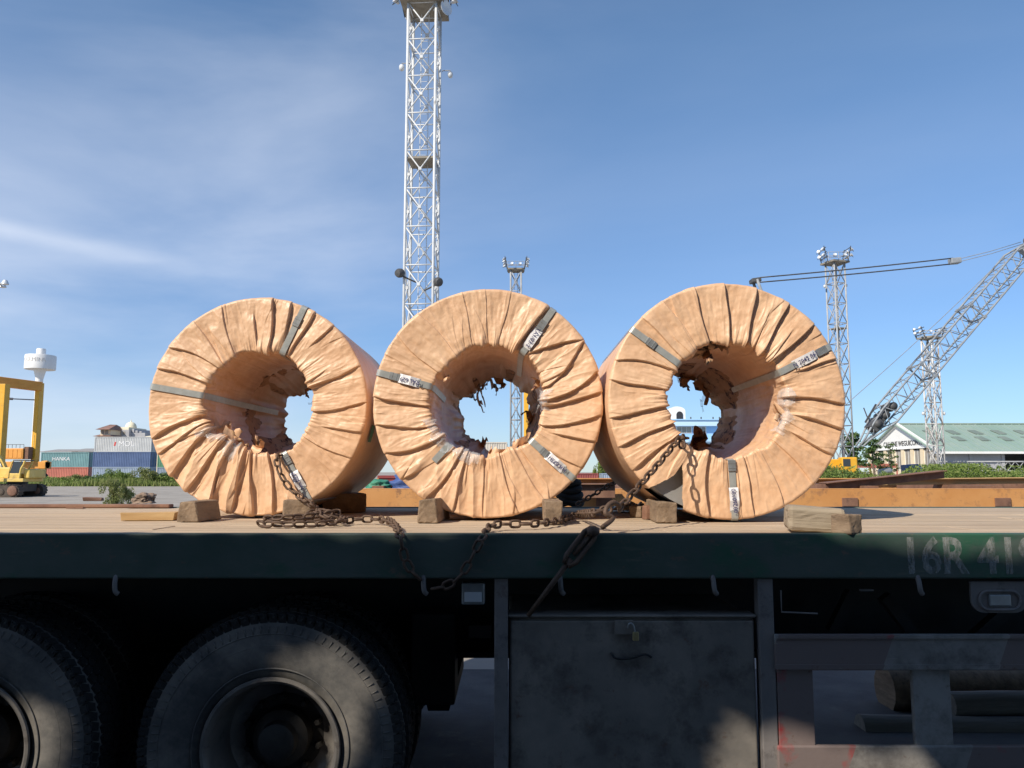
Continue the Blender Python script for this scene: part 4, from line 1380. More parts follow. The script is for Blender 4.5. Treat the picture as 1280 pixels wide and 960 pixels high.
chain([P(352, 566, 4.42), P(346, 574, 4.33), P(349, 588, 4.29), P(356, 602, 4.27), P(366, 614, 4.26), P(380, 624, 4.22), P(393, 634, 4.15), D(400, 650) + up * 1.8, D(396, 656) + up * 2.4,
       D(420, 657) + up, D(450, 655) + up, D(478, 656) + up, D(492, 661) + up, P(499, 668, 3.255), P(504, 688, 3.245), P(509, 706, 3.245), P(520, 720, 3.25), P(536, 733, 3.27)], t)
t = thing('chain_heap', 'heap of rusty chain lying on the deck in front of the bunched up coil', 'chain', (0, 0, 0), group='lashing chains')
chain([D(322, 659) + up * .7, D(340, 660) + up * .7, D(372, 660) + up * .7, D(404, 659) + up * .7, D(428, 657) + up, D(418, 653) + up * 1.2, D(384, 653) + up * .7, D(346, 655) + up * .7, D(330, 657) + up * 1.4,
       D(352, 658) + up * 1.7, D(386, 657) + up * 1.8, D(410, 656) + up * 2.3, D(424, 655) + up * 2.2, D(400, 654) + up * 2.4, D(380, 655) + up * 2.2], t, flat=1)
t = thing('chain', 'rusty chain looping below the deck edge on its way to the turnbuckle hook', 'chain', (0, 0, 0), group='lashing chains')
chain([P(540, 736, 3.27), P(556, 733, 3.25), P(572, 724, 3.245), P(585, 706, 3.245), P(594, 688, 3.245), P(603, 672, 3.25), D(614, 664) + up, D(640, 662) + up, D(672, 661) + up, D(703, 656) + up, D(722, 651) + up * 1.4,
       P(740, 641, 3.48), P(755, 637, 3.46), P(768, 637, 3.45)], t)
# tensioned chain and turnbuckle from the coil's hole to below the deck
e0, e1 = P(850, 549, 4.0), P(658, 772, 3.27)
def along(f): return e0.lerp(e1, f)
# keep it a straight pull from the hole to the deck edge, then down the side
hook_pt = P(770, 640, 3.42)
t = thing('chain', 'taut rusty chain pulled from the hole of the coil with the steel wedge', 'chain', (0, 0, 0), group='lashing chains')
chain([P(858, 548, 4.12), P(849, 549, 3.985), P(822, 581, 3.78), hook_pt], t, jit=.05)
chain([P(852, 551, 3.99), P(853, 560, 3.96), P(853, 571, 3.96)], t)
t = thing('turnbuckle', 'rusty turnbuckle and rod running over the dark green rail to the toolbox', 'turnbuckle', (0, 0, 0))
a, b, c_, d_ = P(762, 632, 3.40), P(742, 662, 3.262), P(708, 706, 3.225), P(660, 770, 3.26)
hk = [P(775, 634, 3.43), P(768, 628, 3.40), P(760, 632, 3.38), P(757, 642, 3.36), P(766, 648, 3.36), P(752, 660, 3.30)]
MB().path(catmull(hk, .008), .0105, 8).build('hook', m_chain, t, smooth=True)
MB().lathe([(.012, -.02), (.026, -.012), (.028, 0), (.026, .012), (.012, .02)], 'Z', c=P(741, 664, 3.255), n=14).build('swivel', m_chain, t, smooth=True)
dv = (c_ - b).normalized()
sv = dv.cross(Vector((0, 1, 0))).normalized()
for sg in (-1, 1):
    MB().path([b + sv * .012 * sg, b + sv * .024 * sg + dv * .03, c_ + sv * .024 * sg - dv * .03, c_ + sv * .010 * sg], .0105, 8).build('frame_bar', m_chain, t, smooth=True)
MB().tube(b + dv * .02, b + dv * .13, .010, n=8).build('screw', m_chain, t, smooth=True)
MB().tube(c_ - dv * .03, d_, .0115, .0095, n=8).build('rod', m_chain, t, smooth=True)
t = thing('chain', 'dark chain slanting down behind the gap between the middle coil and its neighbour', 'chain', (0, 0, 0), group='lashing chains')
chain([P(790, 592, 5.15), P(764, 605, 5.45), P(718, 633, 5.72)], t)

# ================================================================== TIMBER LOGS BEYOND THE TRAILER
def log(px0, px1, pyc, Y, rpx, label, ry=0.0, mat=None):
    a, b = P(px0, pyc, Y), P(px1, pyc, Y)
    r = rpx * Y / 1000
    L_ = b.x - a.x
    rg = random.Random(px0 + pyc)
    pts, rs = [], []
    for k in range(13):
        f = k / 12
        pts.append((0 + L_ * f, .012 * math.sin(f * 4 + px0), .008 * math.sin(f * 6 + pyc)))
        rs.append(r * (1 + rg.uniform(-.05, .05)))
    o = MB().path(pts, rs, 14).build('timber_log', mat or m_log, smooth='auto')
    o.location = a
    o.rotation_euler = (0, 0, ry)
    return tag(o, label, 'log', 'logs stacked beyond the trailer')
zlog = Q(1100, 931, 0).y
log(1076, 1480, 913, 5.35, 16.5, 'lowest log of the stack beyond the trailer, its round end showing')
log(1186, 1480, 880, 5.5, 14.5, 'pale log lying on the lowest log beyond the trailer')
log(1105, 1480, 862, 5.85, 27, 'thick dark log at the back of the stack beyond the trailer', mat=m_oldwood)
log(1160, 1480, 905, 5.75, 20, 'log half hidden behind the lowest log of the stack')

# ================================================================== ORANGE TRAILER BEYOND
def build_orange():
    Y0 = 8.2
    zt, zb = P(800, 612.5, Y0).z, P(800, 636, Y0).z
    x0, x1 = P(425, 612, Y0).x, 9.5
    t = thing('orange_trailer', 'empty orange skeletal trailer parked parallel beyond the coils', 'trailer', (0, 0, 0))
    MB().bx(x0, x1, Y0, Y0 + .02, zb, zt).bx(x0, x1, Y0, Y0 + .12, zt, zt + .014).bx(x0, x1, Y0, Y0 + .12, zb - .014, zb).build('side_beam', m_orange, t, bevel=.003)
    Y1 = Y0 + 2.3
    zt2 = P(900, 599, Y1).z
    MB().bx(x0, x1, Y1, Y1 + .02, zt2 - .26, zt2).bx(x0, x1, Y1 - .10, Y1 + .02, zt2, zt2 + .014).build('side_beam', m_orange, t, bevel=.003)
    for k in range(9):
        x = x0 + .3 + k * 1.28
        MB().bx(x, x + .12, Y0 + .14, Y1 - .12, zt2 - .22, zt2 - .05).build('cross_beam', m_rust, t)
    # dark inner beam seen between the rails, and stake pockets
    MB().bx(P(1167, 604, Y0 + 1.6).x, x1, Y0 + 1.6, Y0 + 1.72, P(1200, 613, Y0 + 1.6).z, P(1200, 604, Y0 + 1.6).z).build('inner_beam', m_rust, t, bevel=.003)
    for px in (1243, 1052, 745):
        a = P(px, 626, Y0)
        MB().bx(a.x, a.x + .16, Y0 - .018, Y0 - .001, a.z - .055, a.z + .03).build('stake_pocket', m_rust, t, bevel=.004)
    for x in (x0 + 1.2, x0 + 2.5, x1 - 1.4):
        for y in (Y0 + .25, Y1 - .35):
            MB().lathe([(.2, -.12), (.46, -.13), (.5, -.08), (.5, .08), (.46, .13), (.2, .12)], 'Y', c=(x, y, .5), n=36, close=True).build('tyre', m_tread, t, smooth='auto')
            MB().lathe([(0, -.05), (.1, -.05), (.2, -.1), (.21, .1), (0, .1)], 'Y', c=(x, y, .5), n=24).build('rim', m_rim, t, smooth='auto')
        MB().tube((x, Y0 + .25, .5), (x, Y1 - .35, .5), .06, n=10).build('axle', m_chassis, t)
    # centre spine over the axles
    for y in (Y0 + .8, Y0 + 1.45):
        MB().bx(x0, x1, y, y + .1, .95, zb - .02).build('spine_beam', m_rust, t)
    return Y0, Y1, zt, zt2, x0, x1
OY0, OY1, OZ, OZ2, OX0, OX1 = build_orange()
def beam(label, a, b, wd, ht, mat):
    mb = MB().bar(a, b, wd, ht)
    d = (b - a).normalized()
    mb.bar(a + Vector((0, -.03, ht / 2 + .006)), b + Vector((0, -.03, ht / 2 + .006)), wd + .05, .012)
    o = mb.build('steel_beam', mat, bevel=.004)
    tag(o, label, 'steel beam', 'loose beams on the orange trailer')
beam('brown steel beam slanting upward across the orange trailer', P(1028, 609, 8.45), P(1176, 593.5, 8.9), .10, .075, m_rust)
beam('short rusty beam lying on the orange trailer behind the taut chain', P(712, 614, 8.05), P(768, 614, 8.05), .12, .13, m_rust)
beam('brown beam lying flat behind the slanting beam', P(1100, 603, 9.3), P(1290, 601, 9.4), .14, .06, m_newwood)
def bits():
    # toolbox and tarpaulins on the orange trailer, seen between the first two coils
    c = P(492, 610, 8.9)
    t = thing('red_plastic_crate', 'red plastic crate on the orange trailer between the first two coils', 'crate', (c.x, c.y, OZ + .014))
    w_, h_ = .30, .13
    mb = MB()
    mb.bx(-w_ / 2, w_ / 2, -.1, -.09, 0, h_).bx(-w_ / 2, w_ / 2, .09, .1, 0, h_).bx(-w_ / 2, -w_ / 2 + .01, -.09, .09, 0, h_).bx(w_ / 2 - .01, w_ / 2, -.09, .09, 0, h_).bx(-w_ / 2 + .01, w_ / 2 - .01, -.09, .09, 0, .01)
    mb.build('crate_side', m_redplastic, t, bevel=.003)
    MB().bx(-w_ / 2 - .012, w_ / 2 + .012, -.112, -.1, h_ - .03, h_).build('crate_rim', m_redplastic, t)
    for nm, lab, px, py, m_, sx, sz in (('folded_tarpaulin', 'blue tarpaulin bundle on the orange trailer between the first two coils', 512, 609, m_bluetarp, .19, .17), ('folded_tarpaulin', 'green tarpaulin bundle beside the red crate on the orange trailer', 474, 612, m_greentarp, .14, .08)):
        bm = bmesh.new()
        bmesh.ops.create_icosphere(bm, subdivisions=4, radius=1)
        for v in bm.verts:
            p = v.co
            n = fnoise(np.array([p.x * 2]), np.array([p.y * 2]), np.array([p.z * 5]), 12 + px, 3)[0]
            v.co = Vector((p.x * sx, p.y * .14, max(p.z, -.3) * sz)) * (1 + .25 * n)
        me = bpy.data.meshes.new(nm); bm.to_mesh(me); bm.free()
        me.materials.append(m_)
        me.polygons.foreach_set('use_smooth', [True] * len(me.polygons))
        o = inst(nm, me)
        q = P(px, py, 8.6)
        o.location = (q.x, q.y, OZ + .03)
        tag(o, lab, 'tarpaulin')
bits()

# ================================================================== LATTICE TOWERS
def lattice(t, c, zs, hw, mats, rot, single, legr, brr, yscale=1.0, inset=0.0):
    """square lattice column: legs, and each panel's braces"""
    ca, sa = math.cos(rot), math.sin(rot)
    def corner(k, z):
        x, y = ((-1, -1), (1, -1), (1, 1), (-1, 1))[k % 4]
        x *= hw; y *= hw
        return Vector((x * ca - y * sa, x * sa + y * ca, z))
    for k in range(4):
        MB().tube(corner(k, zs[0]), corner(k, zs[-1]), legr, n=8).build('leg', mats, t, smooth=True)
    joined = MB()
    for i in range(len(zs) - 1):
        for k in range(4):
            a0, b0, a1, b1 = corner(k, zs[i]), corner(k + 1, zs[i]), corner(k, zs[i + 1]), corner(k + 1, zs[i + 1])
            for p, q in ((a0, b1), (b0, a1), (a1, b1)):
                if single:
                    MB().tube(p, q, brr, n=6).build('brace', mats, t, smooth=True)
                else:
                    joined.tube(p, q, brr, n=5)
            if single:
                MB().box((a0 + b1) / 2, (.16, .16, .16), Matrix.Rotation(rot, 3, 'Z')).build('gusset', mats, t)
    if not single:
        tag(joined.build('bracing', mats, t, smooth=True), kind='stuff')
    return corner
def floodlight(t, p, yaw, s=1.0, mat=None):
    m4 = Matrix.Translation(p) @ Matrix.Rotation(yaw, 4, 'Z') @ Matrix.Rotation(R_(-32), 4, 'X')
    o = inst('floodlight', FL[0], t, m4 @ Matrix.Scale(s, 4))
    inst('floodlight_bracket', FL[1], o)
def fl_meshes():
    a = MB().lathe([(0, .34), (.13, .33), (.18, .22), (.24, .05), (.34, -.16), (.36, -.2), (.33, -.19), (.30, -.17), (0, -.15)], 'Y', n=18).mesh('floodlight', m_lamp, smooth='auto')
    b = MB().bar((-.34, 0, 0), (-.34, 0, -.45), .05, .03).bar((.34, 0, 0), (.34, 0, -.45), .05, .03).bar((-.36, 0, -.45), (.36, 0, -.45), .05, .03).mesh('floodlight_bracket', m_darkmetal)
    return a, b
FL = fl_meshes()
def dome_camera(t, p, sx):
    o = MB().lathe([(0, .16), (.10, .15), (.14, .08), (.14, -.02), (.12, -.10), (.06, -.16), (0, -.17)], 'Z', n=14).build('dome_camera', m_towerwhite, t, smooth='auto')
    o.location = p
    MB().path([(0, 0, .16), (0, 0, .24), (-.42 * sx, 0, .24), (-.42 * sx, 0, .18)], .028, 6).build('camera_arm', m_towergrey, o)
def mast(pxl, pxr, pytop, Y, label, mat, single=False, panel=2.0, rot=0.0, zone=None, lights=8, plat_py=None, legr=.07, brr=.045, base=0.0, name='light_mast', midplat=(), hs=.75):
    c = P((pxl + pxr) / 2, 560, Y)
    hw = (pxr - pxl) / 2 * Y / 1000 * .96 - legr * .5
    H = P((pxl + pxr) / 2, pytop, Y).z
    t = thing(name, label, 'light mast', (c.x, Y, 0), 0, 'lattice light masts in the yard')
    n = max(3, int(round(H / panel)))
    zs = [H * k / n for k in range(n + 1)]
    corner = lattice(t, c, zs, hw, mat, rot, single, legr, brr)
    # head platform with railing and floodlights
    pw = hw * 1.55
    MB().box((0, 0, H + .1), (pw * 2, pw * 2, .18), Matrix.Rotation(rot, 3, 'Z')).build('platform', m_platform, t)
    rl = MB()
    for z in (.55 * hs, 1.1 * hs):
        for k in range(4):
            q = [Vector((-pw, -pw, H + .18 + z)), Vector((pw, -pw, H + .18 + z)), Vector((pw, pw, H + .18 + z)), Vector((-pw, pw, H + .18 + z))]
            rl.tube(q[k], q[(k + 1) % 4], .03, n=5)
    for k in range(4):
        for f in (0, .5):
            q = [Vector((-pw, -pw, H + .18)), Vector((pw, -pw, H + .18)), Vector((pw, pw, H + .18)), Vector((-pw, pw, H + .18))]
            p = q[k].lerp(q[(k + 1) % 4], f)
            rl.tube(p, p + Vector((0, 0, 1.1 * hs)), .03, n=5)
    rl.build('railing', mat, t)
    for sx in (-1, 1):                       # lamp racks left and right
        rack = MB()
        xx = sx * pw * 1.02
        for yy in (-.8, .8):
            rack.bar((xx, yy, H + .1), (xx + sx * .35, yy, H + 2.3 * hs), .07, .07)
        for z in (.7 * hs, 1.3 * hs, 1.9 * hs):
            rack.bar((xx + sx * .16 * z, -1.0, H + .1 + z), (xx + sx * .16 * z, 1.0, H + .1 + z), .06, .06)
        rack.build('lamp_rack', m_darkmetal, t)
        for z in (.55 * hs, 1.35 * hs):
            for yy in (-.75, 0.35):
                floodlight(t, Vector((xx + sx * (.35 + .1 * z), yy, H + .35 + z)), R_(60) * sx + (.3 if yy > 0 else -.2), .75 * hs)
    for yy in (-1,):
        for x in (-.5, .5):
            floodlight(t, Vector((x * pw, -pw - .3, H + .6)), R_(12 * x), .7 * hs)
    for zf in midplat:
        MB().box((0, 0, zf), (hw * 1.96, hw * 1.96, .1), Matrix.Rotation(rot, 3, 'Z')).build('rest_platform', m_platform, t)
    # ladder inside
    ld = MB()
    for sx in (-.2, .2):
        ld.tube((sx, hw * .5, .3), (sx, hw * .5, H), .025, n=5)
    k = .6
    while k < H:
        ld.tube((-.2, hw * .5, k), (.2, hw * .5, k), .014, n=4)
        k += .45
    tag(ld.build('ladder', mat, t), kind='stuff')
    MB().box((0, 0, .2), (hw * 2.6, hw * 2.6, .4)).build('footing', m_greywall, t)
    return t, H, hw
YT = 40.0
t, H, hw = mast(504, 544, 13, YT, 'tall white lattice mast rising behind the left side of the middle coil', m_towerwhite, True, panel=1.93, rot=R_(-4), legr=.072, brr=.036, midplat=(P(520, 203, YT).z,))
dome_camera(t, Vector((-hw - .35, -.6, P(520, 92, YT).z)), -1)
dome_camera(t, Vector((hw + .62, .4, P(520, 89, YT).z)), 1)
for px, py, sx in ((500, 342, -1), (548, 353, 1)):
    q = P(px, py, YT - .8)
    o = MB().lathe([(0, -.22), (.17, -.2), (.23, -.08), (.23, .1), (.18, .2), (0, .24)], 'Y', n=16).build('horn_lamp', m_darkmetal, t, smooth='auto')
    o.location = (q.x - t.location.x, -.9, q.z)
    o.rotation_euler = (R_(15), 0, R_(30 * sx))
    MB().tube((0, 0, -.1), (-sx * .55, .5, -.55), .045, n=6).build('lamp_arm', m_darkmetal, o)
q = P(556, 18, YT)                          # dish on the head
o = MB().lathe([(0, .12), (.2, .10), (.36, .02), (.40, -.06), (.37, -.06), (.2, .04), (0, .06)], 'Y', n=22).build('dish', m_lamp, t, smooth='auto')
o.location = (q.x - t.location.x + .1, -.6, q.z); o.rotation_euler = (0, 0, R_(50))
MB().tube((0, .1, 0), (-.5, .4, -.2), .04, n=6).build('dish_arm', m_towergrey, o)
mast(637.5, 652.5, 339, 98, 'grey lattice mast seen over and through the hole of the middle coil', m_towergrey, False, panel=2.6, legr=.11, brr=.055)
t, H, hw = mast(1045, 1063, 330, 82, 'grey lattice mast beside the coil nearest the crane, crossed by the crane cables', m_towergrey, False, panel=2.2, rot=R_(18), legr=.085, brr=.045, midplat=(P(1055, 411, 82).z,))
dome_camera(t, Vector((-hw - .5, 0, P(1050, 358, 82).z)), -1.4)
dome_camera(t, Vector((hw + .4, 0, P(1050, 357, 82).z)), 1.4)
t, H, hw = mast(1162, 1177, 424, 79, 'flaking white lattice mast standing in front of the green roof', m_towerpatch, False, panel=2.2, rot=R_(30), legr=.075, brr=.045, hs=.5)
dome_camera(t, Vector((-hw - .5, 0, P(1160, 517, 79).z)), -1.3)
dome_camera(t, Vector((hw + .5, 0, P(1160, 517, 79).z)), 1.3)
# street lamp at the left edge
def street_lamp():
    Y = 52.0
    top = P(-2, 353, Y); b = top
    t = thing('street_lamp', 'tall lamp pole at the very left edge with a cluster of lamp heads', 'street lamp', (b.x, Y, 0))
    MB().tube((0, 0, 0), (0, 0, top.z), .09, .05, n=10).build('pole', m_towergrey, t, smooth=True)
    for k in range(3):
        a = R_(-20 + 120 * k)
        d = Vector((math.cos(a), math.sin(a), 0))
        hd = MB().bar(d * .1, d * .45, .08, .08).build('lamp_arm', m_towergrey, t)
        hd.location = (0, 0, top.z - .1)
        f = MB().lathe([(0, .22), (.12, .2), (.2, .05), (.24, -.08), (.1, -.12), (0, -.12)], 'Z', n=12).build('lamp_head', m_lamp, hd, smooth='auto')
        f.location = d * .62
street_lamp()

# ================================================================== CRAWLER CRANE ON THE RIGHT
def build_crane():
    Y = 68.0
    root, tip = P(1074, 558, Y), P(1293, 298, Y + 3)
    base = P(1030, 590, Y)
    t = thing('crawler_crane', 'crawler crane with a long grey lattice boom and dark pendant ropes beside the wrapped coils', 'crane', (base.x, Y, 0))
    o0 = Vector((base.x, Y, 0))
    R0, T0 = root - o0, tip - o0
    d = (T0 - R0); L_ = d.length; d.normalize()
    side = Vector((0, 1, 0)); side = (side - d * side.dot(d)).normalized()
    up = side.cross(d).normalized()
    if up.z < 0: up = -up
    hw, hh = .95, .78
    def sec(f):                     # half width / half height along the boom
        k = min(1, f / .13, (1 - f) / .10)
        k = max(.14, k)
        return hw * max(.45, k), hh * k
    def corner(i, f):
        a, b = sec(f)
        s_, u_ = ((-1, 1), (1, 1), (1, -1), (-1, -1))[i % 4]
        return R0 + d * L_ * f + side * a * s_ + up * b * u_
    fs = [0, .03, .07, .13, .5, .9, .95, 1.0]
    for i in range(4):
        MB().path([corner(i, f) for f in fs], .085, 8).build('chord', m_boom, t, smooth=True)
    N = 15
    for k in range(N):
        f0, f1 = .05 + .90 * k / N, .05 + .90 * (k + 1) / N
        for i in range(4):
            fm = (f0 + f1) / 2
            MB().tube(corner(i, f0), corner(i + 1, fm),   .036, n=6).build('lacing_bar', m_boom, t, smooth=True)
            MB().tube(corner(i + 1, fm), corner(i, f1),   .036, n=6).build('lacing_bar', m_boom, t, smooth=True)
    for f in (.34, .62):             # section joints
        for i in range(4):
            MB().bar(corner(i, f - .006), corner(i, f + .006), .24, .24).build('joint_lug', m_boom, t)
            MB().tube(corner(i, f), corner(i + 1, f), .07, n=6).build('joint_frame', m_boom, t)
    # boom head with sheaves
    for s_ in (-.3, 0, .3):
        sh = MB().lathe([(.1, -.05), (.42, -.06), (.38, 0), (.42, .06), (.1, .05)], 'Y', n=24, close=True).build('sheave', m_darkmetal, t)
        sh.location = R0 + d * L_ * .985 + side * s_ + up * .2
    MB().bar(R0 + d * L_ * .93, R0 + d * L_ * .985, .8, .7, up).build('boom_head_plate', m_boom, t, bevel=.05)
    # dark winch housing and jib stowage low on the boom
    for f, s1, s2 in ((.09, 1.1, .8), (.13, .9, .6), (.17, .7, .5)):
        p = R0 + d * L_ * f
        MB().box(p + up * (.18), (s1, 1.3, s2), Euler((0, R_(-50), 0)).to_matrix()).build('winch_housing', m_darkmetal, t, bevel=.06)
        MB().tube(p + up * .2 - side * .8, p + up * .2 + side * .8, .33, n=16).build('rope_drum', m_darkmetal, t, smooth=True)
    q = R0 + d * L_ * .075 + up * .9
    MB().bar(q, q + d * 1.9 + up * .3, .12, .12).bar(q + d * .4, q + d * .9 + up * .9, .08, .08).build('stop_strut', m_darkmetal, t)
    # back mast (gantry) hidden mostly behind the coil, with pendants to the boom
    mt = P(944, 351, Y) - o0
    mb_ = P(1020, 572, Y) - o0
    for s_ in (-.9, .9):
        MB().tube(mb_ + side * s_, mt + side * s_ * .5, .13, n=8).build('gantry_leg', m_boom, t, smooth=True)
    for k in range(1, 7):
        p = mb_.lerp(mt, k / 7)
        a = .9 * (1 - .5 * k / 7)
        MB().tube(p - side * a, p + side * a, .06, n=6).build('gantry_rung', m_boom, t)
    MB().box(mt, (.8, 1.0, .35), Euler((0, R_(-8), 0)).to_matrix()).build('gantry_head', m_darkmetal, t, bevel=.05)
    eq = P(1190, 328, Y + 2) - o0
    for dz, dy in ((.42, -.4), (-.12, .4)):
        a, b = mt + Vector((.3, dy, dz * .45)), eq + Vector((0, dy * .5, dz * .8))
        n = 14
        pts = [a.lerp(b, k / n) + Vector((0, 0, -.06 * math.sin(PI * k / n))) for k in range(n + 1)]
        MB().path(pts, .058, 8).build('pendant_rope', m_darkmetal, t, smooth=True)
    MB().box(eq + Vector((.25, 0, .12)), (.9, .7, .5), Euler((0, R_(-5), 0)).to_matrix()).build('equaliser_bar', m_boom, t, bevel=.06)
    for dz in (.2, -.05):
        a, b = eq + Vector((.6, 0, .1 + dz)), R0 + d * L_ * .955 + up * (.5 + dz)
        MB().path([a, a.lerp(b, .5) + Vector((0, 0, -.08)), b], .03, 6).build('pendant_rope', m_boom, t, smooth=True)
    # thin hoist rope from the boom head to the drum in the body
    a, b = P(1256, 321, Y + 2.8) - o0, P(1050, 512, Y) - o0
    MB().path([a.lerp(b, k / 10) + Vector((0, 0, -.25 * math.sin(PI * k / 10))) for k in range(11)], .032, 6).build('hoist_rope', m_boom, t, smooth=True)
    # upper works, cab and tracks
    zc = 2.3
    MB().bx(-6.5, 1.4, -1.5, 1.6, 1.35, 2.7).build('house', m_yellow, t, bevel=.08)
    MB().bx(-7.2, -5.2, -1.7, 1.8, 1.2, 3.0).build('counterweight', m_darkmetal, t, bevel=.1)
    cb = MB().bx(.6, 1.9, -2.3, -1.5, 1.3, 2.85).build('cab', m_yellow, t, bevel=.1)
    MB().bx(.7, 1.3, -2.32, -2.305, 2.1, 2.7).build('cab_window', m_glass, cb)
    MB().bx(1.902, 1.92, -2.2, -1.6, 1.9, 2.7).build('cab_window', m_glass, cb)
    for y in (-2.1, 2.1):
        prof = []
        for k in range(24):
            a_ = 2 * PI * k / 24
            prof.append((-2.0 + (3.2 if math.cos(a_) > 0 else -3.2) + .55 * math.cos(a_), y - .45, .56 + .55 * math.sin(a_)))
        MB().prism(prof, (0, .9, 0), 0).build('crawler_track', m_track, t)
    MB().bx(-3.4, -.6, -1.8, 1.8, .5, 1.3).build('undercarriage', m_darkmetal, t, bevel=.05)
build_crane()

# ================================================================== WAREHOUSE WITH THE GREEN ROOF
def build_warehouse():
    Y0 = 100.0
    x0 = P(1168, 560, Y0).x
    x1 = 130.0
    dp = 18.6
    ze = P(1168, 561, Y0).z
    yr = Y0 + dp / 2
    zr = P(1120, 530, yr).z
    t = thing('warehouse', 'long warehouse with pale green roof, white gable and cream lower wall', 'warehouse', (x0, Y0, 0))
    o0 = Vector((x0, Y0, 0))
    # roof sheets
    ov, ex = .9, .5
    sl = (zr - ze) / (dp / 2)
    for s_ in (-1, 1):
        ya = (-ov if s_ < 0 else dp + ov)
        za = ze - ov * sl
        mb = MB().prism([(-ex, ya, za), (x1 - x0, ya, za), (x1 - x0, dp / 2, zr), (-ex, dp / 2, zr)], (0, 0, -.12), 0)
        mb.build('roof', m_roofgreen, t)
        rb = MB()                                   # standing seams
        k = -ex
        while k < x1 - x0:
            rb.bar((k, ya, za + .03), (k, dp / 2, zr + .03), .07, .07)
            k += 1.0
        tag(rb.build('roof_seam', m_roofgreen, t), kind='stuff')
    MB().bar((-ex, dp / 2, zr + .06), (x1 - x0, dp / 2, zr + .06), .5, .14).build('ridge_cap', m_roofgreen, t)
    MB().bx(-ex, x1 - x0, -ov - .1, -ov + .0, ze - ov * sl - .28, ze - ov * sl + .0).build('gutter', m_white, t)
    # skylights in two rows
    for row, f in enumerate((.42, .66)):
        for k in range(22):
            xx = 1.6 + k * 1.95 * 1.55 + row * .6
            ya, yb = (-ov) + (dp / 2 + ov) * (f - .07), (-ov) + (dp / 2 + ov) * (f + .07)
            za, zb2 = ze + ya * sl, ze + yb * sl
            sk = MB().prism([(xx, ya, za + .07), (xx + 1.05, ya, za + .07), (xx + .75, yb, zb2 + .07), (xx - .3, yb, zb2 + .07)], (0, 0, .05), 0)
            sk.build('skylight', m_skylight, t)
    # gable wall on the left end: white above, cream below, windows between cream piers
    zs = P(1150, 559, Y0 + 2).z - .1
    MB().prism([(0, .1, zs), (0, dp - .1, zs), (0, dp - .1, ze), (0, dp / 2, zr - .15), (0, .1, ze)], (.25, 0, 0), 0).build('gable_wall', m_white, t)
    for s_ in (0, 1):
        MB().bar((-.12, dp / 2 if s_ else -ov, (zr if s_ else ze - ov * sl) - .02), (-.12, dp + ov if s_ else dp / 2, (ze - ov * sl if s_ else zr) - .02), .2, .5).build('barge_board', m_white, t)
    zw0, zw1 = 1.9, zs - .1
    MB().bx(-.05, .25, .0, dp, 0, zw0).build('lower_wall', m_cream, t)
    nb = 7
    for k in range(nb + 1):
        y = .1 + k * (dp - .8) / nb
        MB().bx(-.09, .25, y, y + .8, zw0, zw1 + .1).build('pier', m_cream, t)
        if k < nb:
            y2 = y + .8; y3 = .1 + (k + 1) * (dp - .8) / nb
            wf = MB().bx(.06, .14, y2, y3, zw0, zw0 + .08).bx(.06, .14, y2, y3, zw1 + .02, zw1 + .1).bx(.06, .14, y2, y2 + .08, zw0 + .08, zw1 + .02).bx(.06, .14, y3 - .08, y3, zw0 + .08, zw1 + .02).bx(.07, .13, (y2 + y3) / 2 - .03, (y2 + y3) / 2 + .03, zw0 + .08, zw1 + .02).build('window', m_white, t)
            MB().bx(.09, .11, y2 + .08, y3 - .08, zw0 + .08, zw1 + .02).build('pane', m_winpane, wf)
    MB().bx(-.2, .3, -.05, dp + .05, zw1 + .1, zw1 + .22).build('string_course', m_white, t)
    me = text_mesh('CALLENE WEGUICONTS', 1.0, 'wall_lettering', m_darkmetal, offset=.008, extrude=.02)
    m4 = Matrix.Translation((-.03, dp * .44, zs + .75)) @ Matrix.Rotation(R_(-90), 4, 'Z') @ FACE_CAM @ Matrix.Diagonal((.98, .95, 1, 1))
    inst('wall_lettering', me, t, m4)
    # long side: columns, grey wall panels and dark openings
    zt = ze - .1
    MB().bx(.26, x1 - x0, dp - .3, dp - .05, 0, zt).build('back_wall', m_greywall, t)
    k = 0
    xx = .3
    pat = (1, 1, 0, 0, 1, 0, 1, 1, 0, 1)
    while xx < 70:
        MB().bx(xx, xx + .4, 0, .4, 0, zt).build('column', m_greywall, t)
        if pat[k % 10]:
            MB().bx(xx + .4, xx + 4.0, .12, .3, 0, zt - .05).build('wall_panel', m_greywall, t, bevel=.02)
        else:
            MB().bx(xx + .4, xx + 4.0, .12, .3, zt - .55, zt - .05).build('lintel', m_greywall, t)
        xx += 4.0; k += 1
    MB().bx(.2, x1 - x0, .2, dp - .3, .0, .12).build('floor_slab', m_greywall, t)
build_warehouse()

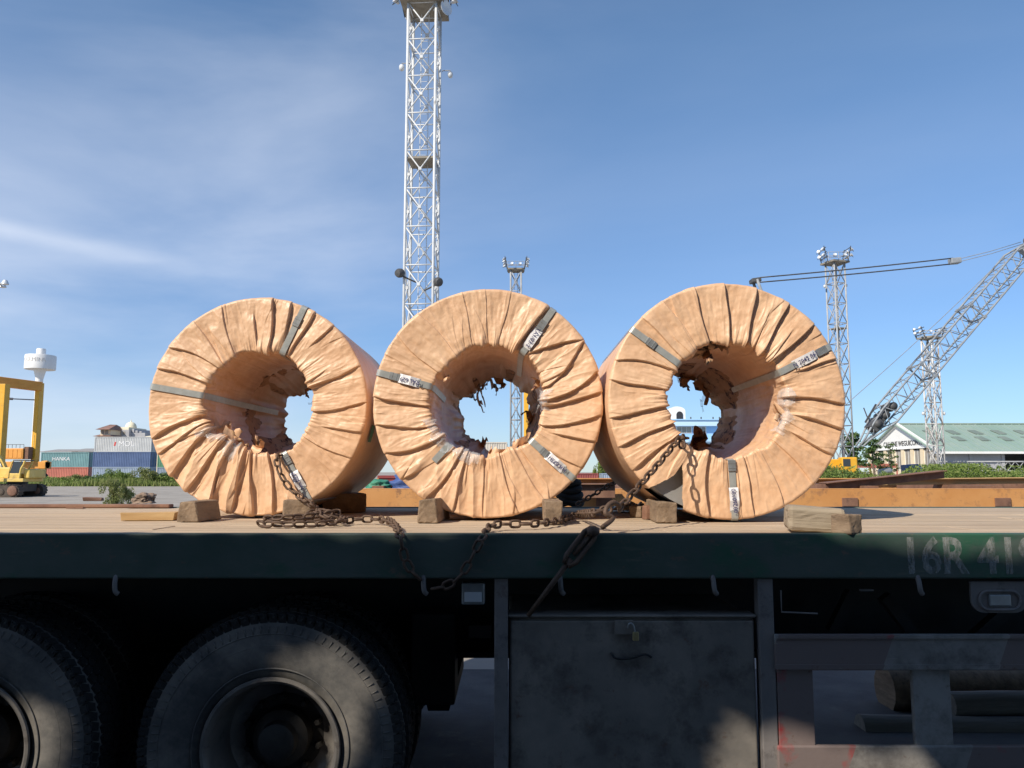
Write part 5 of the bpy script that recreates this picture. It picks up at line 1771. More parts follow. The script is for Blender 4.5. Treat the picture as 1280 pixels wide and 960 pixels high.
# ================================================================== LIGHT BLUE OFFICE SEEN THROUGH THE RIGHT HOLE
def build_blue():
    Y0 = 62.0
    xa, xb = P(800, 540, Y0).x, P(924, 540, Y0).x
    x2 = P(955, 540, Y0).x
    zt, zb = P(860, 526, Y0).z, P(860, 533, Y0).z
    t = thing('blue_office', 'light blue two storey office framed by the hole of the coil with the steel wedge', 'building', ((xa + xb) / 2, Y0, 0))
    o = Vector(t.location)
    mid = P(860, 551, Y0).z
    def b(name, x0, x1, y0, y1, z0, z1, m_, par=None, bev=.02):
        return MB().bx(x0 - o.x, x1 - o.x, y0 - Y0, y1 - Y0, z0, z1).build(name, m_, par or t, bevel=bev)
    b('wall', xa, xb - .5, Y0, Y0 + 7, mid, zb, m_blue)
    b('roof_band', xa - .4, xb + .0, Y0 - .5, Y0 + 7.4, zb, zt, m_blue2)
    b('roof_edge', xa - .5, xb + .1, Y0 - .6, Y0 + 7.5, zt, zt + .10, m_blue)
    b('lower_wall', xa, xb - .2, Y0 + .02, Y0 + 7, 0, mid - .16, m_blue2)
    b('balcony_slab', xa - .3, xb + .6, Y0 - .9, Y0 + 7, mid - .16, mid, m_blue2)
    b('side_wing', xb - .5, x2, Y0 + 1.2, Y0 + 7, 0, zb - .25, m_blue2)
    b('wing_roof', xb - .45, x2 + .3, Y0 + .9, Y0 + 7.2, zb - .25, zb - .05, m_blue)
    for p0, p1 in ((846, 864), (867, 882)):
        q0, q1 = P(p0, 534, Y0), P(p1, 541, Y0)
        w_ = MB().bx(q0.x - o.x - .05, q1.x - o.x + .05, -.04, -.002, q1.z - .05, q0.z + .05).build('window', m_white, t)
        n = 3
        for k in range(n):
            xk = q0.x + (q1.x - q0.x) * k / n
            MB().bx(xk - o.x + .02, xk + (q1.x - q0.x) / n - o.x - .02, -.062, -.042, q1.z, q0.z).build('pane', m_winpane, w_)
    for px in (905, 917):
        q = P(px, 540, Y0)
        MB().bx(q.x - o.x - .05, q.x - o.x + .05, -.85, -.75, mid, zb).build('post', m_blue, t)
    # arched rooftop cabin
    q0, q1 = P(836, 508, Y0 + 1), P(857, 526, Y0 + 1)
    w_, h_ = q1.x - q0.x, q0.z - q1.z
    pts = [(q0.x - o.x, 1, q1.z + .1), (q0.x - o.x, 1, q0.z - .35)]
    for k in range(1, 8):
        a = PI - k * PI / 8
        pts.append(((q0.x + q1.x) / 2 - o.x + w_ / 2 * math.cos(a), 1, q0.z - .35 + .35 * math.sin(a)))
    pts += [(q1.x - o.x, 1, q0.z - .35), (q1.x - o.x, 1, q1.z + .1)]
    cb = MB().prism(pts, (0, 2.2, 0), 0).build('roof_cabin', m_white, t)
    cx = P(849.5, 518, Y0 + 1).x - o.x; cz = P(849.5, 521.5, Y0 + 1).z
    pts = [(cx - .26, .96, cz - .2), (cx + .26, .96, cz - .2)] + [(cx + .26 * math.cos(R_(a)), .96, cz + .2 + .26 * math.sin(R_(a))) for a in (0, 30, 60, 90, 120, 150, 180)]
    MB().prism(pts, (0, .03, 0), 0).build('arched_window', m_dark, cb)
    # small roof vents
    for px in (865, 878, 893, 901, 906):
        q = P(px, 525, Y0 - .1)
        MB().tube((q.x - o.x, .3, zt + .1), (q.x - o.x, .3, zt + .32), .05, n=8).build('roof_vent', m_darkmetal, t)
build_blue()

# ================================================================== CONTAINERS
def container(px0, px1, Y, z0, h, mat, label, text=None, tsize=.8, tpos=.6, logo=False, depth=2.44, group='shipping containers in the yard', tz=.5, yaw=0.0):
    x0, x1 = P(px0, 590, Y).x, P(px1, 590, Y).x
    L_ = x1 - x0
    t = thing('shipping_container', label, 'container', (x0, Y, z0), yaw, group)
    fr = MB()
    for x in (0, L_ - .14):
        for y in (0, depth - .14):
            fr.bx(x, x + .14, y, y + .14, 0, h)
    for z in (0, h - .13):
        fr.bx(.14, L_ - .14, 0, .1, z, z + .13).bx(.14, L_ - .14, depth - .1, depth, z, z + .13)
        fr.bx(0, .1, .14, depth - .14, z, z + .13).bx(L_ - .1, L_, .14, depth - .14, z, z + .13)
    fr.build('corner_frame', mat, t)
    # corrugated long side
    n = max(8, int(L_ / .28))
    vs, fs = [], []
    prof = []
    for k in range(n):
        u = .14 + (L_ - .28) * k / n
        s_ = (L_ - .28) / n
        prof += [(u, .035), (u + s_ * .28, .035), (u + s_ * .5, .075), (u + s_ * .78, .075)]
    prof.append((L_ - .14, .035))
    for x, y in prof:
        vs += [(x, y, .13), (x, y, h - .13)]
    for k in range(len(prof) - 1):
        fs.append((2 * k, 2 * k + 2, 2 * k + 3, 2 * k + 1))
    MB().add(vs, fs).build('corrugated_side', mat, t, fixn=False)
    MB().bx(.1, L_ - .1, .1, depth - .1, h - .06, h - .02).build('roof', mat, t)
    MB().bx(.1, L_ - .1, depth - .08, depth - .04, .1, h - .1).build('rear_side', mat, t)
    for y in (.1, depth / 2 + .01):
        dr = MB().bx(L_ - .07, L_ - .03, y, y + depth / 2 - .12, .1, h - .1).build('door', mat, t)
        MB().tube((L_ - .0, y + .35, .15), (L_ - .0, y + .35, h - .15), .03, n=6).build('lock_bar', m_gal, dr)
    MB().bx(.03, .07, .14, depth - .14, .1, h - .1).build('front_end', mat, t)
    if text:
        me = text_mesh(text, tsize, 'side_lettering', m_letter, offset=0, extrude=.01)
        inst('side_lettering', me, t, Matrix.Translation((L_ * tpos, .026, h * tz)) @ FACE_CAM)
    if logo:
        MB().prism([(L_ * tpos - 2.05, .02, h * .40), (L_ * tpos - 1.8, .02, h * .40), (L_ * tpos - 1.68, .02, h * .66), (L_ * tpos - 1.93, .02, h * .66)], (0, .01, 0), 0).build('logo', m_redmark, t)
    return t
YC = 131.0
h_ = 2.45
container(115, 187, YC, 0, h_, m_ctslate, 'slate grey container at the bottom under the dark blue one')
container(115, 187, YC, h_ + .01, h_, m_ctblue, 'dark blue container in the middle of the stack left of the coils')
container(116, 187.5, YC, 2 * h_ + .02, h_, m_ctgrey, 'pale grey container lettered MOL on top of the stack', 'MOL', 1.25, .56, True, tz=.52)
container(50, 110, YC + 3, 0, h_, m_ctred, 'brick red container under the teal one')
container(50, 110, YC + 3, h_ + .01, h_, m_ctteal, 'teal container with white lettering beside the yellow gantry crane', 'HANKA', .85, .42, tz=.55)
container(196, 262, YC + 8, h_ + .01, h_, m_ctgreen, 'green container just showing left of the bunched up coil')
container(196, 262, YC + 8, 0, h_, m_ctslate, 'container under the green one just left of the bunched up coil')
container(604, 635, 88, 0, h_, m_ctbeige, 'beige container low behind the middle coil, bottom of a pair')
container(604, 634, 88, h_ + .01, h_, m_ctbeige, 'beige container seen through the hole of the middle coil, top of a pair')
container(706, 748, 92, 0, 1.5, m_ctmaroon, 'maroon container with white lettering in the gap beside the middle coil', 'LOGMARINE', .45, .62, tz=.5)
t = container(752, 775, 93, 0, 1.5, m_ctslate, 'dark slate container right of the maroon one, in the gap between coils')
container(1186, 1340, 118, 0, .5, m_ctred, 'low red sill beam behind the warehouse') if False else None

# ================================================================== WATER TOWER
def build_water_tower():
    Y = 240.0
    b = P(40, 596, Y)
    top, t0, t1, t2 = [P(46, y, Y).z for y in (436, 444.5, 462, 474)]
    s = Y / 1000
    t = thing('water_tower', 'white concrete water tower with a drum tank behind the gantry crane', 'water tower', (b.x + .3, Y, 0))
    MB().lathe([(4.6 * s, 0), (4.3 * s, t2 * .55), (4.3 * s, t2)], 'Z', n=28).build('shaft', m_water, t, smooth='auto')
    MB().lathe([(4.3 * s, t2 - .01), (8 * s, t1 + .8), (17.4 * s, t1)], 'Z', n=40).build('tank_cone', m_water, t, smooth='auto')
    tk = MB().lathe([(17.4 * s, t1 + .01), (17.6 * s, t1 + .4), (17.6 * s, t0 - .3), (17.2 * s, t0), (0, t0 + .25)], 'Z', n=48).build('tank', m_water, t, smooth='auto')
    MB().lathe([(5.4 * s, t0 + .1), (5.4 * s, top - .35), (4.9 * s, top), (0, top + .05)], 'Z', n=28).build('top_turret', m_water, t, smooth='auto')
    # faint lettering wrapped round the tank
    word = 'CASUMINA'
    for k, ch in enumerate(word):
        a = R_(-90 - 42 + 84 * k / (len(word) - 1))
        me = text_mesh(ch, 1.7, 'tank_letter', m_faint, extrude=.02)
        r = 17.66 * s
        m4 = Matrix.Translation((r * math.cos(a), r * math.sin(a), t0 - 1.7)) @ Matrix.Rotation(a + PI / 2, 4, 'Z') @ FACE_CAM
        inst('tank_letter', me, tk, m4)
build_water_tower()

# ================================================================== GANTRY CRANE ON THE LEFT
def build_gantry():
    Y = 108.0
    t = thing('gantry_crane', 'yellow rubber tyred gantry crane standing at the left edge', 'gantry crane', (P(20, 590, Y).x, Y, 0))
    ox = t.location.x
    def X(px): return P(px, 590, Y).x - ox
    zt = P(45, 477, Y).z
    zb = P(45, 577, Y).z
    yaw = 14.0
    # girder running away: drawn as two bays in depth
    for (pl, pr, dy, ztt) in ((37, 42.5, 0, P(45, 478, Y).z + .9), (-10, -1, -6.0, P(0, 471, Y - 6).z)):
        x0, x1 = P(pl, 590, Y + dy).x - ox, P(pr, 590, Y + dy).x - ox
        MB().bx(x0, x1, dy, dy + 1.1, zb, ztt - .9).build('leg', m_yellow, t, bevel=.04)
        MB().bx(x0 + .25, x1 - .25, dy - .03, dy - .002, zb + 1.5, zb + 3.6).build('access_panel', m_yellow2, t, bevel=.01)
    a, b = Vector((P(48, 484, Y).x - ox + .05, .55, P(52, 483, Y).z)), Vector((P(-40, 478, Y - 6).x - ox, -5.45, P(-40, 472, Y - 6).z))
    MB().bar(a, b, 1.0, 1.25).build('main_girder', m_brightorange, t, bevel=.04)
    # tie between the legs
    MB().tube(Vector((P(10, 500, Y).x - ox, -3, P(10, 500, Y).z)), Vector((P(41, 499, Y).x - ox, .4, P(41, 499.5, Y).z)), .08, n=6).build('tie_rod', m_boom, t)
    MB().tube(Vector((P(10, 500, Y).x - ox, -3.1, P(10, 500, Y).z)), Vector((P(23, 499.7, Y).x - ox, -1.2, P(23, 499.7, Y).z)), .16, n=8).build('cable_chain', m_darkmetal, t)
    # sill, engine house, bogies and tyres
    MB().bx(X(-30), X(57), -.2, 1.3, zb - .95, zb).build('sill_beam', m_brightorange, t, bevel=.05)
    e0, e1 = X(10.5), X(34.5)
    zz0, zz1 = P(20, 574, Y - .6).z, P(20, 560.5, Y - .6).z
    eh = MB().bx(e0, e1, -1.3, -.22, zz0, zz1).build('engine_house', m_brightorange, t, bevel=.05)
    for k in range(4):
        xa = e0 + .12 + k * (e1 - e0 - .2) / 4
        MB().bx(xa, xa + (e1 - e0 - .2) / 4 - .08, -1.335, -1.302, zz0 + .15, zz1 - .15).build('door_panel', m_brightorange, eh, bevel=.01)
    rl = MB()
    for k in range(6):
        xa = e0 + k * (e1 - e0) / 5
        rl.tube((xa, -1.2, zz1), (xa, -1.2, zz1 + .5), .03, n=5)
    rl.tube((e0, -1.2, zz1 + .5), (e1, -1.2, zz1 + .5), .035, n=5)
    rl.build('engine_railing', m_darkmetal, t)
    MB().bx(X(34.5), X(40), -1.1, -.1, zz0, zz1 + .2).build('radiator', m_rust, t, bevel=.03)
    MB().tube((X(50), .4, zb - .4), (X(57), .4, zb - .4), .55, n=14).build('drive_motor', m_brightorange, t, smooth='auto')
    for px in (-20, -8, 36, 50):
        MB().bx(X(px) - .35, X(px) + .35, .1, .95, .9, zb - .95).build('bogie_fork', m_brightorange, t, bevel=.04)
        MB().lathe([(.3, -.25), (.75, -.3), (.8, -.15), (.8, .15), (.75, .3), (.3, .25)], 'Y', c=(X(px), .55, .8), n=28, close=True).build('tyre', m_tread, t, smooth='auto')
        MB().lathe([(0, -.1), (.3, -.2), (.32, .2), (0, .1)], 'Y', c=(X(px), .55, .8), n=20).build('rim', m_yellow, t, smooth='auto')
build_gantry()

# ================================================================== EXCAVATOR
def build_excavator():
    Y = 54.0
    g = P(20, 620, Y)
    t = thing('excavator', 'worn yellow excavator on black tracks at the left edge', 'excavator', (g.x, Y, 0))
    ox = t.location.x
    def pt(px, py, dy=0): 
        q = P(px, py, Y + dy)
        return Vector((q.x - ox, dy, q.z))
    # tracks
    for dy in (-1.35, 1.35):
        x0, x1 = pt(-60, 605, -1.35).x, pt(27, 605, -1.35).x
        zt, r = .80, .40
        prof = []
        for k in range(28):
            a = 2 * PI * k / 28
            prof.append((((x1 - r) if math.cos(a) > 0 else (x0 + r)) + r * math.cos(a), dy - .25, r + r * math.sin(a)))
        tr = MB().prism(prof, (0, .5, 0), 0).build('track', m_track, t)
        sh = MB()
        n = 20
        for k in range(n):
            xx = x0 + r + (x1 - x0 - 2 * r) * k / (n - 1)
            sh.bx(xx - .05, xx + .05, dy - .28, dy + .28, 2 * r, 2 * r + .035)
        for k in range(7):
            a = R_(-80 + 160 * k / 6)
            c = Vector((x1 - r + (r + .015) * math.cos(a), dy, r + (r + .015) * math.sin(a)))
            sh.box(c, (.035, .56, .10), Matrix.Rotation(-a, 3, 'Y'))
        sh.build('track_shoe', m_track, tr)
        for xx in np.linspace(x0 + r, x1 - r, 6):
            MB().lathe([(0, -.05), (.12, -.05), (.2, -.02), (.22, .02), (0, .03)], 'Y', c=(xx, dy - .27, .36), n=18).build('track_roller', m_rust if abs(xx - x1 + r) < .2 else m_track, tr)
    MB().bx(pt(-20, 600, -.7).x, pt(30, 600, -.7).x, -.8, .8, .35, .85).build('undercarriage', m_track, t, bevel=.04)
    sp = MB().lathe([(0, -.06), (.20, -.06), (.30, -.03), (.34, .03), (.34, .05), (0, .05)], 'Y', c=(x1 - .4, -1.68, .42), n=20).build('drive_sprocket', m_rust, t, smooth='auto')
    # slewing platform and counterweight
    MB().lathe([(0, .84), (.6, .84), (.6, 1.0), (0, 1.0)], 'Z', c=(pt(14, 600, -.7).x, 0, 0), n=24).build('slew_ring', m_darkmetal, t)
    zp = 1.0
    MB().bx(pt(-22, 600, -.7).x, pt(34, 600, -.7).x, -1.15, 1.15, zp, zp + .22).build('platform', m_yellow2, t, bevel=.03)
    MB().bx(pt(-25, 600, -.7).x, pt(10, 600, -.7).x, -.4, 1.2, zp + .22, zp + .95).build('engine_cover', m_yellow2, t, bevel=.06)
    # cab frame: bent pillars with glass
    xa, xb = pt(15, 600, -.7).x, pt(34, 600, -.7).x
    z0, z1 = zp + .22, P(20, 576, Y - 1).z
    def pil(pts, r=.045, m_=m_yellow2):
        MB().path(catmull([Vector(p) for p in pts], .06), r, 7).build('cab_pillar', m_, t, smooth=True)
    for y in (-1.1, -.25):
        pil([(xa, y, z0), (xa + .03, y, z0 + .5), (xa + .18, y, z1 - .1), (xa + .3, y, z1)])
        pil([(xb - .28, y, z0), (xb - .22, y, z0 + .6), (xb - .06, y, z1 - .25), (xb + .0, y, z1)], .06)
    MB().bx(xa + .26, xb + .1, -1.15, -.2, z1, z1 + .07).build('cab_roof', m_darkmetal, t, bevel=.02)
    MB().prism([(xa + .04, -1.09, z0 + .35), (xb - .29, -1.09, z0 + .35), (xb - .12, -1.09, z1 - .05), (xa + .26, -1.09, z1 - .05)], (0, .02, 0), 0).build('cab_glass', m_glass, t)
    MB().bx(xa + .05, xb - .3, -1.1, -.3, z0, z0 + .33).build('cab_base', m_yellow2, t, bevel=.03)
    MB().bx(xb - .15, xb + .25, -.9, 1.0, z0, z0 + .62).build('counterweight', m_yellow2, t, bevel=.08)
    # boom rising to the left
    bm_ = [pt(8, 600, .1), pt(4, 585, .1), pt(-4, 572, .1), pt(-24, 566, .1)]
    pts = catmull(bm_, .12)
    mb = MB()
    for a, b in zip(pts[:-1], pts[1:]):
        mb.bar(a, b, .32, .42)
    mb.build('boom', m_yellow2, t)
    MB().tube(pt(12, 604, -.1), pt(4, 588, -.1), .09, n=10).build('hydraulic_cylinder', m_darkmetal, t, smooth=True)
    MB().tube(pt(5, 590, -.1), pt(-1, 577, -.1), .05, n=10).build('hydraulic_rod', m_gal, t, smooth=True)
build_excavator()

# ================================================================== FAR HOUSES BEHIND THE CONTAINERS
def build_houses():
    Y = 185.0
    def W(px, py, dy=0): return P(px, py, Y + dy)
    a, b = W(143, 560), W(180, 560)
    t = thing('domed_building', 'grey building with a cream dome behind the stacked containers', 'building', ((a.x + b.x) / 2, Y, 0))
    ox = t.location.x
    def b_(name, p0, p1, ya, yb, pt_, m_, zlow=0, par=None):
        return MB().bx(W(p0, 560).x - ox, W(p1, 560).x - ox, ya, yb, zlow, W(160, pt_).z).build(name, m_, par or t, bevel=.05)
    b_('main_block', 139.5, 180.5, 0, 14, 541, m_houseshade)
    b_('tower_block', 143, 163, -1, 9, 537.5, m_houseshade)
    b_('dome_base', 144, 161, -.5, 8.5, 534, m_domecream, W(160, 537.5).z + .02)
    z0 = W(155, 534).z
    r = (W(160, 540).x - W(146, 540).x) / 2
    cx = W(153, 540).x - ox
    MB().lathe([(r, z0 - .02), (r * .96, z0 + .5), (r * .75, z0 + 1.05), (r * .42, z0 + 1.35), (.2, z0 + 1.45), (.12, z0 + 1.6), (0, z0 + 2.2)], 'Z', c=(cx, 4, 0), n=28).build('dome', m_domecream, t, smooth='auto')
    for px, w_, py in ((164, 2.5, 536), (168, 3, 538), (173, 3, 539)):
        b_('stepped_parapet', px, px + w_, 0, 10, py, m_houseshade, W(160, 541).z + .01)
    for px in (146, 151, 156):
        q = W(px, 541)
        w_ = MB().bx(q.x - ox, q.x - ox + .6, -1.03, -1.003, q.z - .5, q.z + .25).build('window', m_winpane, t)
    a, b = W(119, 560), W(138, 560)
    t = thing('red_roofed_house', 'cream house with two red tiled roofs left of the domed building', 'house', ((a.x + b.x) / 2, Y - 6, 0))
    ox = t.location.x
    Yh = Y - 6
    def W2(px, py): return P(px, py, Yh)
    def hb(name, p0, p1, pt_, m_, pb=None, ya=0, yb=8):
        return MB().bx(W2(p0, 560).x - ox, W2(p1, 560).x - ox, ya, yb, W2(120, pb).z if pb else 0, W2(120, pt_).z).build(name, m_, t)
    hb('wall', 121, 138, 545, m_cream)
    hb('upper_wall', 123, 136, 537, m_cream, 545, .5, 7)
    for (p0, p1, pe, pr, nm) in ((117.5, 139, 545.5, 539.5, 'lower_roof'), (120.5, 137.5, 537, 529.5, 'upper_roof')):
        x0, x1 = W2(p0, 560).x - ox, W2(p1, 560).x - ox
        ze, zr = W2(120, pe).z, W2(120, pr).z
        xm = (x0 + x1) / 2
        MB().add([(x0, -1, ze), (x1, -1, ze), (x1, 9, ze), (x0, 9, ze), (xm - .5, 3.5, zr), (xm + .5, 4.5, zr)], [(0, 1, 5, 4), (1, 2, 5), (2, 3, 4, 5), (3, 0, 4), (0, 3, 2, 1)]).build(nm, m_redtile, t)
    for px, py in ((125, 550), (131, 550), (127, 540), (132, 540)):
        q = W2(px, py)
        f_ = MB().bx(q.x - ox - .35, q.x - ox + .35, -.02 if py > 545 else .47, .02 if py > 545 else .499, q.z - .45, q.z + .45).build('window', m_winpane, t)
    # low far roofs on the left
    for lab, p0, p1, py, Yf in (('long low shed with a dark roof behind the teal container', 52, 92, 562.5, 210), ('flat dark roof behind the right end of the teal container', 88, 116, 561.5, 200), ('pale flat roofed building above the green container', 184, 230, 543, 170)):
        x0, x1 = P(p0, 590, Yf).x, P(p1, 590, Yf).x
        zt = P(p0, py, Yf).z
        t = thing('low_building', lab, 'building', ((x0 + x1) / 2, Yf, 0), 0, 'low buildings beyond the containers')
        hw = (x1 - x0) / 2
        MB().bx(-hw, hw, 0, 12, 0, zt - .6).build('wall', m_cream if 'pale' in lab else m_houseshade, t)
        MB().prism([(-hw - .5, -.6, zt - .59), (hw + .5, -.6, zt - .59), (hw * .9, 6, zt + .2), (-hw * .9, 6, zt + .2)], (0, 0, .15), 0).build('roof', m_domecream if 'pale' in lab else m_roofcorr, t)
        for k in range(5):
            xx = -hw + (2 * hw) * (k + .5) / 5
            MB().bx(xx - .5, xx + .5, -.04, -.003, zt - 2.2, zt - 1.2).build('window', m_winpane, t)
build_houses()

# ================================================================== YELLOW MACHINE MAST SEEN THROUGH THE MIDDLE HOLE
def build_mast_machine():
    Y = 76.0
    x0, x1 = P(655, 590, Y).x, P(665, 590, Y).x
    zt = P(660, 428, Y).z
    t = thing('yellow_crane_mast', 'upright yellow crane mast glimpsed through the hole of the middle coil', 'crane mast', ((x0 + x1) / 2, Y, 0))
    hw = (x1 - x0) / 2
    MB().bx(-hw, hw * .2, 0, .7, .9, zt).build('mast_box', m_yellow, t, bevel=.04)
    for k in range(9):
        z = 1.2 + k * 1.2
        MB().bx(hw * .2, hw, .1, .6, z, z + .16).build('mast_rung', m_yellow, t)
        MB().bar((hw * .22, .3, z + .16), (hw * .95, .3, z + 1.2), .08, .08).build('mast_brace', m_rust, t)
    MB().bx(hw * .95, hw * 1.25, 0, .6, .9, zt).build('mast_rail', m_darkmetal, t)
    MB().bx(-hw - .3, hw + .3, -.04, .9, 2.6, 3.3).build('hook_block', m_yellow, t, bevel=.05)
    MB().bx(-1.6, 1.9, -.8, 1.8, .35, .9).build('chassis', m_yellow, t, bevel=.05)
    for xx in (-1.1, 1.3):
        MB().lathe([(0, -.15), (.2, -.15), (.46, -.16), (.5, -.1), (.5, .1), (.46, .16), (0, .16)], 'Y', c=(xx, -.9, .5), n=24).build('wheel', m_tread, t, smooth='auto')
build_mast_machine()

# white lattice boom section lying on trestles before the warehouse
def build_truss():
    Y = 84.0
    a, b = P(1178, 577, Y), P(1420, 577, Y)
    t = thing('lattice_section', 'white lattice section lying along the shrubs in front of the warehouse', 'lattice section', (a.x, Y, 0))
    L_ = b.x - a.x
    zt, zb = a.z, P(1180, 590, Y).z + .1
    for y in (0, 1.2):
        for z in (zt, zb):
            MB().tube((0, y, z), (L_, y, z), .07, n=8).build('chord', m_towergrey, t, smooth=True)
        n = 12
        for k in range(n):
            xa, xm, xb = L_ * k / n, L_ * (k + .5) / n, L_ * (k + 1) / n
            MB().tube((xa, y, zb), (xm, y, zt), .035, n=6).build('lacing_bar', m_towergrey, t)
            MB().tube((xm, y, zt), (xb, y, zb), .035, n=6).build('lacing_bar', m_towergrey, t)
    for xx in (1.5, L_ * .5, L_ - 1.5):
        MB().bx(xx - .3, xx + .3, -.2, 1.4, 0, zb - .1).build('trestle', m_rust, t)
build_truss()
# scrap and machine parts in the grass right of the coils
def scrap():
    for (px, py, wpx, hpx, Y, m_, nm, lab, cat) in (
        (1106, 590, 16, 9, 70, m_gal, 'scrap_tank', 'pale grey scrap tank lying in the grass below the white gable', 'tank'),
        (1144, 586, 20, 12, 72, m_ctblue, 'blue_machine_body', 'blue machine body standing in the grass below the gable windows', 'machine')):
        c = P(px, py, Y)
        s = Y / 1000
        w_, h_ = wpx * s, hpx * s
        t = thing(nm, lab, cat, (c.x, Y, 0))
        if cat == 'tank':
            MB().lathe([(0, -w_ / 2), (h_ * .35, -w_ / 2), (h_ * .5, -w_ * .42), (h_ * .5, w_ * .42), (h_ * .35, w_ / 2), (0, w_ / 2)], 'Z', n=20).build('shell', m_, t, smooth='auto').matrix_local = Matrix.Translation((0, 0, c.z)) @ Matrix.Rotation(R_(80), 4, 'Y')
            MB().bx(-w_ * .3, w_ * .3, -.3, .3, 0, c.z - h_ * .4).build('cradle', m_darkmetal, t)
        else:
            MB().prism([(-w_ / 2, 0, .3), (w_ / 2, 0, .3), (w_ / 2, 0, c.z + h_ * .2), (w_ * .2, 0, c.z + h_ * .5), (-w_ / 2, 0, c.z + h_ * .4)], (0, 1.2, 0), 0).build('hood', m_, t, bevel=.05)
            for xx in (-.3, .3):
                MB().lathe([(0, -.1), (.3, -.1), (.34, 0), (.3, .1), (0, .1)], 'Y', c=(xx * w_, -.12, .34), n=18).build('wheel', m_tread, t)
            for k in range(4):
                MB().bar((w_ * (.55 + .12 * k), -.1, .2), (w_ * (.6 + .12 * k), .1, c.z + h_ * .1), .07, .07).build('frame_bar', m_gal, t)
    a, b = P(1072, 581, 80), P(1122, 581, 80)
    t = thing('red_barrier', 'low red barrier rail in front of the cream gable wall', 'barrier', (a.x, 80, 0))
    MB().bx(0, b.x - a.x, 0, .12, a.z - .3, a.z + .12).build('rail', m_ctred, t)
    for k in range(4):
        x = (b.x - a.x) * k / 3
        MB().bx(x - .06, x + .06, .121, .24, 0, a.z + .1).build('post', m_ctred, t)
scrap()

# ================================================================== VEGETATION
def bush_mesh(seed, n, leaf, mat, name='foliage', flat=1.0):
    rg = np.random.RandomState(seed)
    nc = 30
    cen = rg.randn(nc, 3) * [.40, .34, .26] + [0, 0, .42]
    cen[:, :2] = np.clip(cen[:, :2], -.55, .55)
    cen[:, 2] = np.clip(cen[:, 2], .05, .86) - .25 * np.hypot(cen[:, 0], cen[:, 1]) * (cen[:, 2] > .5)
    rad = rg.uniform(.14, .30, nc)
    ci = rg.randint(0, nc, n)
    dirs = rg.randn(n, 3); dirs /= np.linalg.norm(dirs, axis=1)[:, None]
    rr = rad[ci] * (.55 + .5 * rg.rand(n)) 
    pos = cen[ci] + dirs * rr[:, None]
    pos[:, 2] = np.maximum(pos[:, 2], .02) * flat
    nrm = dirs + rg.randn(n, 3) * .6; nrm /= np.linalg.norm(nrm, axis=1)[:, None]
    t1 = np.cross(nrm, rg.randn(n, 3)); t1 /= np.linalg.norm(t1, axis=1)[:, None]
    t2 = np.cross(nrm, t1)
    sz = leaf * (.6 + .8 * rg.rand(n))[:, None]
    v = np.stack([pos - t1 * sz, pos + t2 * sz * .45, pos + t1 * sz, pos - t2 * sz * .45], 1).reshape(-1, 3)
    q = np.arange(4 * n).reshape(-1, 4)
    return np_mesh(name, v, q, mat, False)
BM = [bush_mesh(s, 5200, .045, m) for s, m in ((1, m_leaf), (2, m_leafpale), (3, m_leaf2), (4, m_leaf))]
def stem_mesh(seed):
    rg = random.Random(seed)
    mb = MB()
    for k in range(7):
        a = rg.uniform(0, 6.28)
        mb.path([(0, 0, 0), (.15 * math.cos(a), .15 * math.sin(a), .3), (.38 * math.cos(a), .32 * math.sin(a), .6)], [.03, .02, .008], 5)
    return mb.mesh('stem', m_bark)
SM = stem_mesh(3)
def bush(px, pyt, wpx, Y, label, k=0, group='bushes along the yard'):
    c = P(px, pyt, Y)
    t = thing('bush', label, 'bush', (c.x, Y, 0), random.uniform(0, 6.28), group)
    s = wpx * Y / 1000 / 1.2
    z = c.z / 1.0
    m = Matrix.Diagonal((s, s, z, 1))
    inst('foliage', BM[k % 4], t, m)
    inst('stem', SM, t, m)
bl = [  # left, in front of the containers
    (76, 596, 18, 96, 'small olive bush beside the excavator'), (98, 592, 26, 98, 'rounded bush in front of the teal container'), (118, 590, 22, 97, 'bush in front of the red container corner'),
    (137, 585, 24, 100, 'tallest bush before the blue container'), (158, 589, 26, 98, 'wide bush before the slate container'), (186, 583, 26, 95, 'dense bush left of the bunched up coil'), (206, 585, 24, 96, 'bush touching the outline of the bunched up coil')]
for i, (a, b, c, d, lab) in enumerate(bl):
    bush(a, b, c, d, lab, i)
bush(147, 596, 26, 40, 'loose pale bush growing alone in the concrete yard', 1)
br = [(1036, 581, 26, 62, 'bush at the lower right edge of the coil nearest the crane'), (1056, 577, 28, 60, 'bright bush below the yellow crane cab'), (1082, 584, 26, 58, 'low bush below the crane boom'), (1112, 588, 24, 60, 'ragged bush before the pale scrap tank'),
      (1132, 590, 18, 61, 'small bush before the blue machine'), (1186, 583, 24, 66, 'bush before the flaking mast'), (1206, 584, 24, 64, 'bush before the dark warehouse opening'), (1228, 579, 28, 66, 'tall bush before the lattice section'), (1250, 585, 24, 64, 'low bush between two taller ones at the lattice section'),
      (1272, 580, 28, 66, 'bush at the right edge before the lattice section')]
for i, (a, b, c, d, lab) in enumerate(br):
    bush(a, b, c, d, lab, i + 1)
bush(752, 566, 20, 97, 'green bush in the gap beside the middle coil above the maroon container', 0)
bush(729, 600.5, 12, 40, 'small weed clump behind the short rusty beam', 3)
for px, lab in ((1212, 'green bush growing inside the warehouse opening'), (1224, 'second green bush inside the warehouse opening')):
    bush(px, 563, 12, 104, lab, 0)

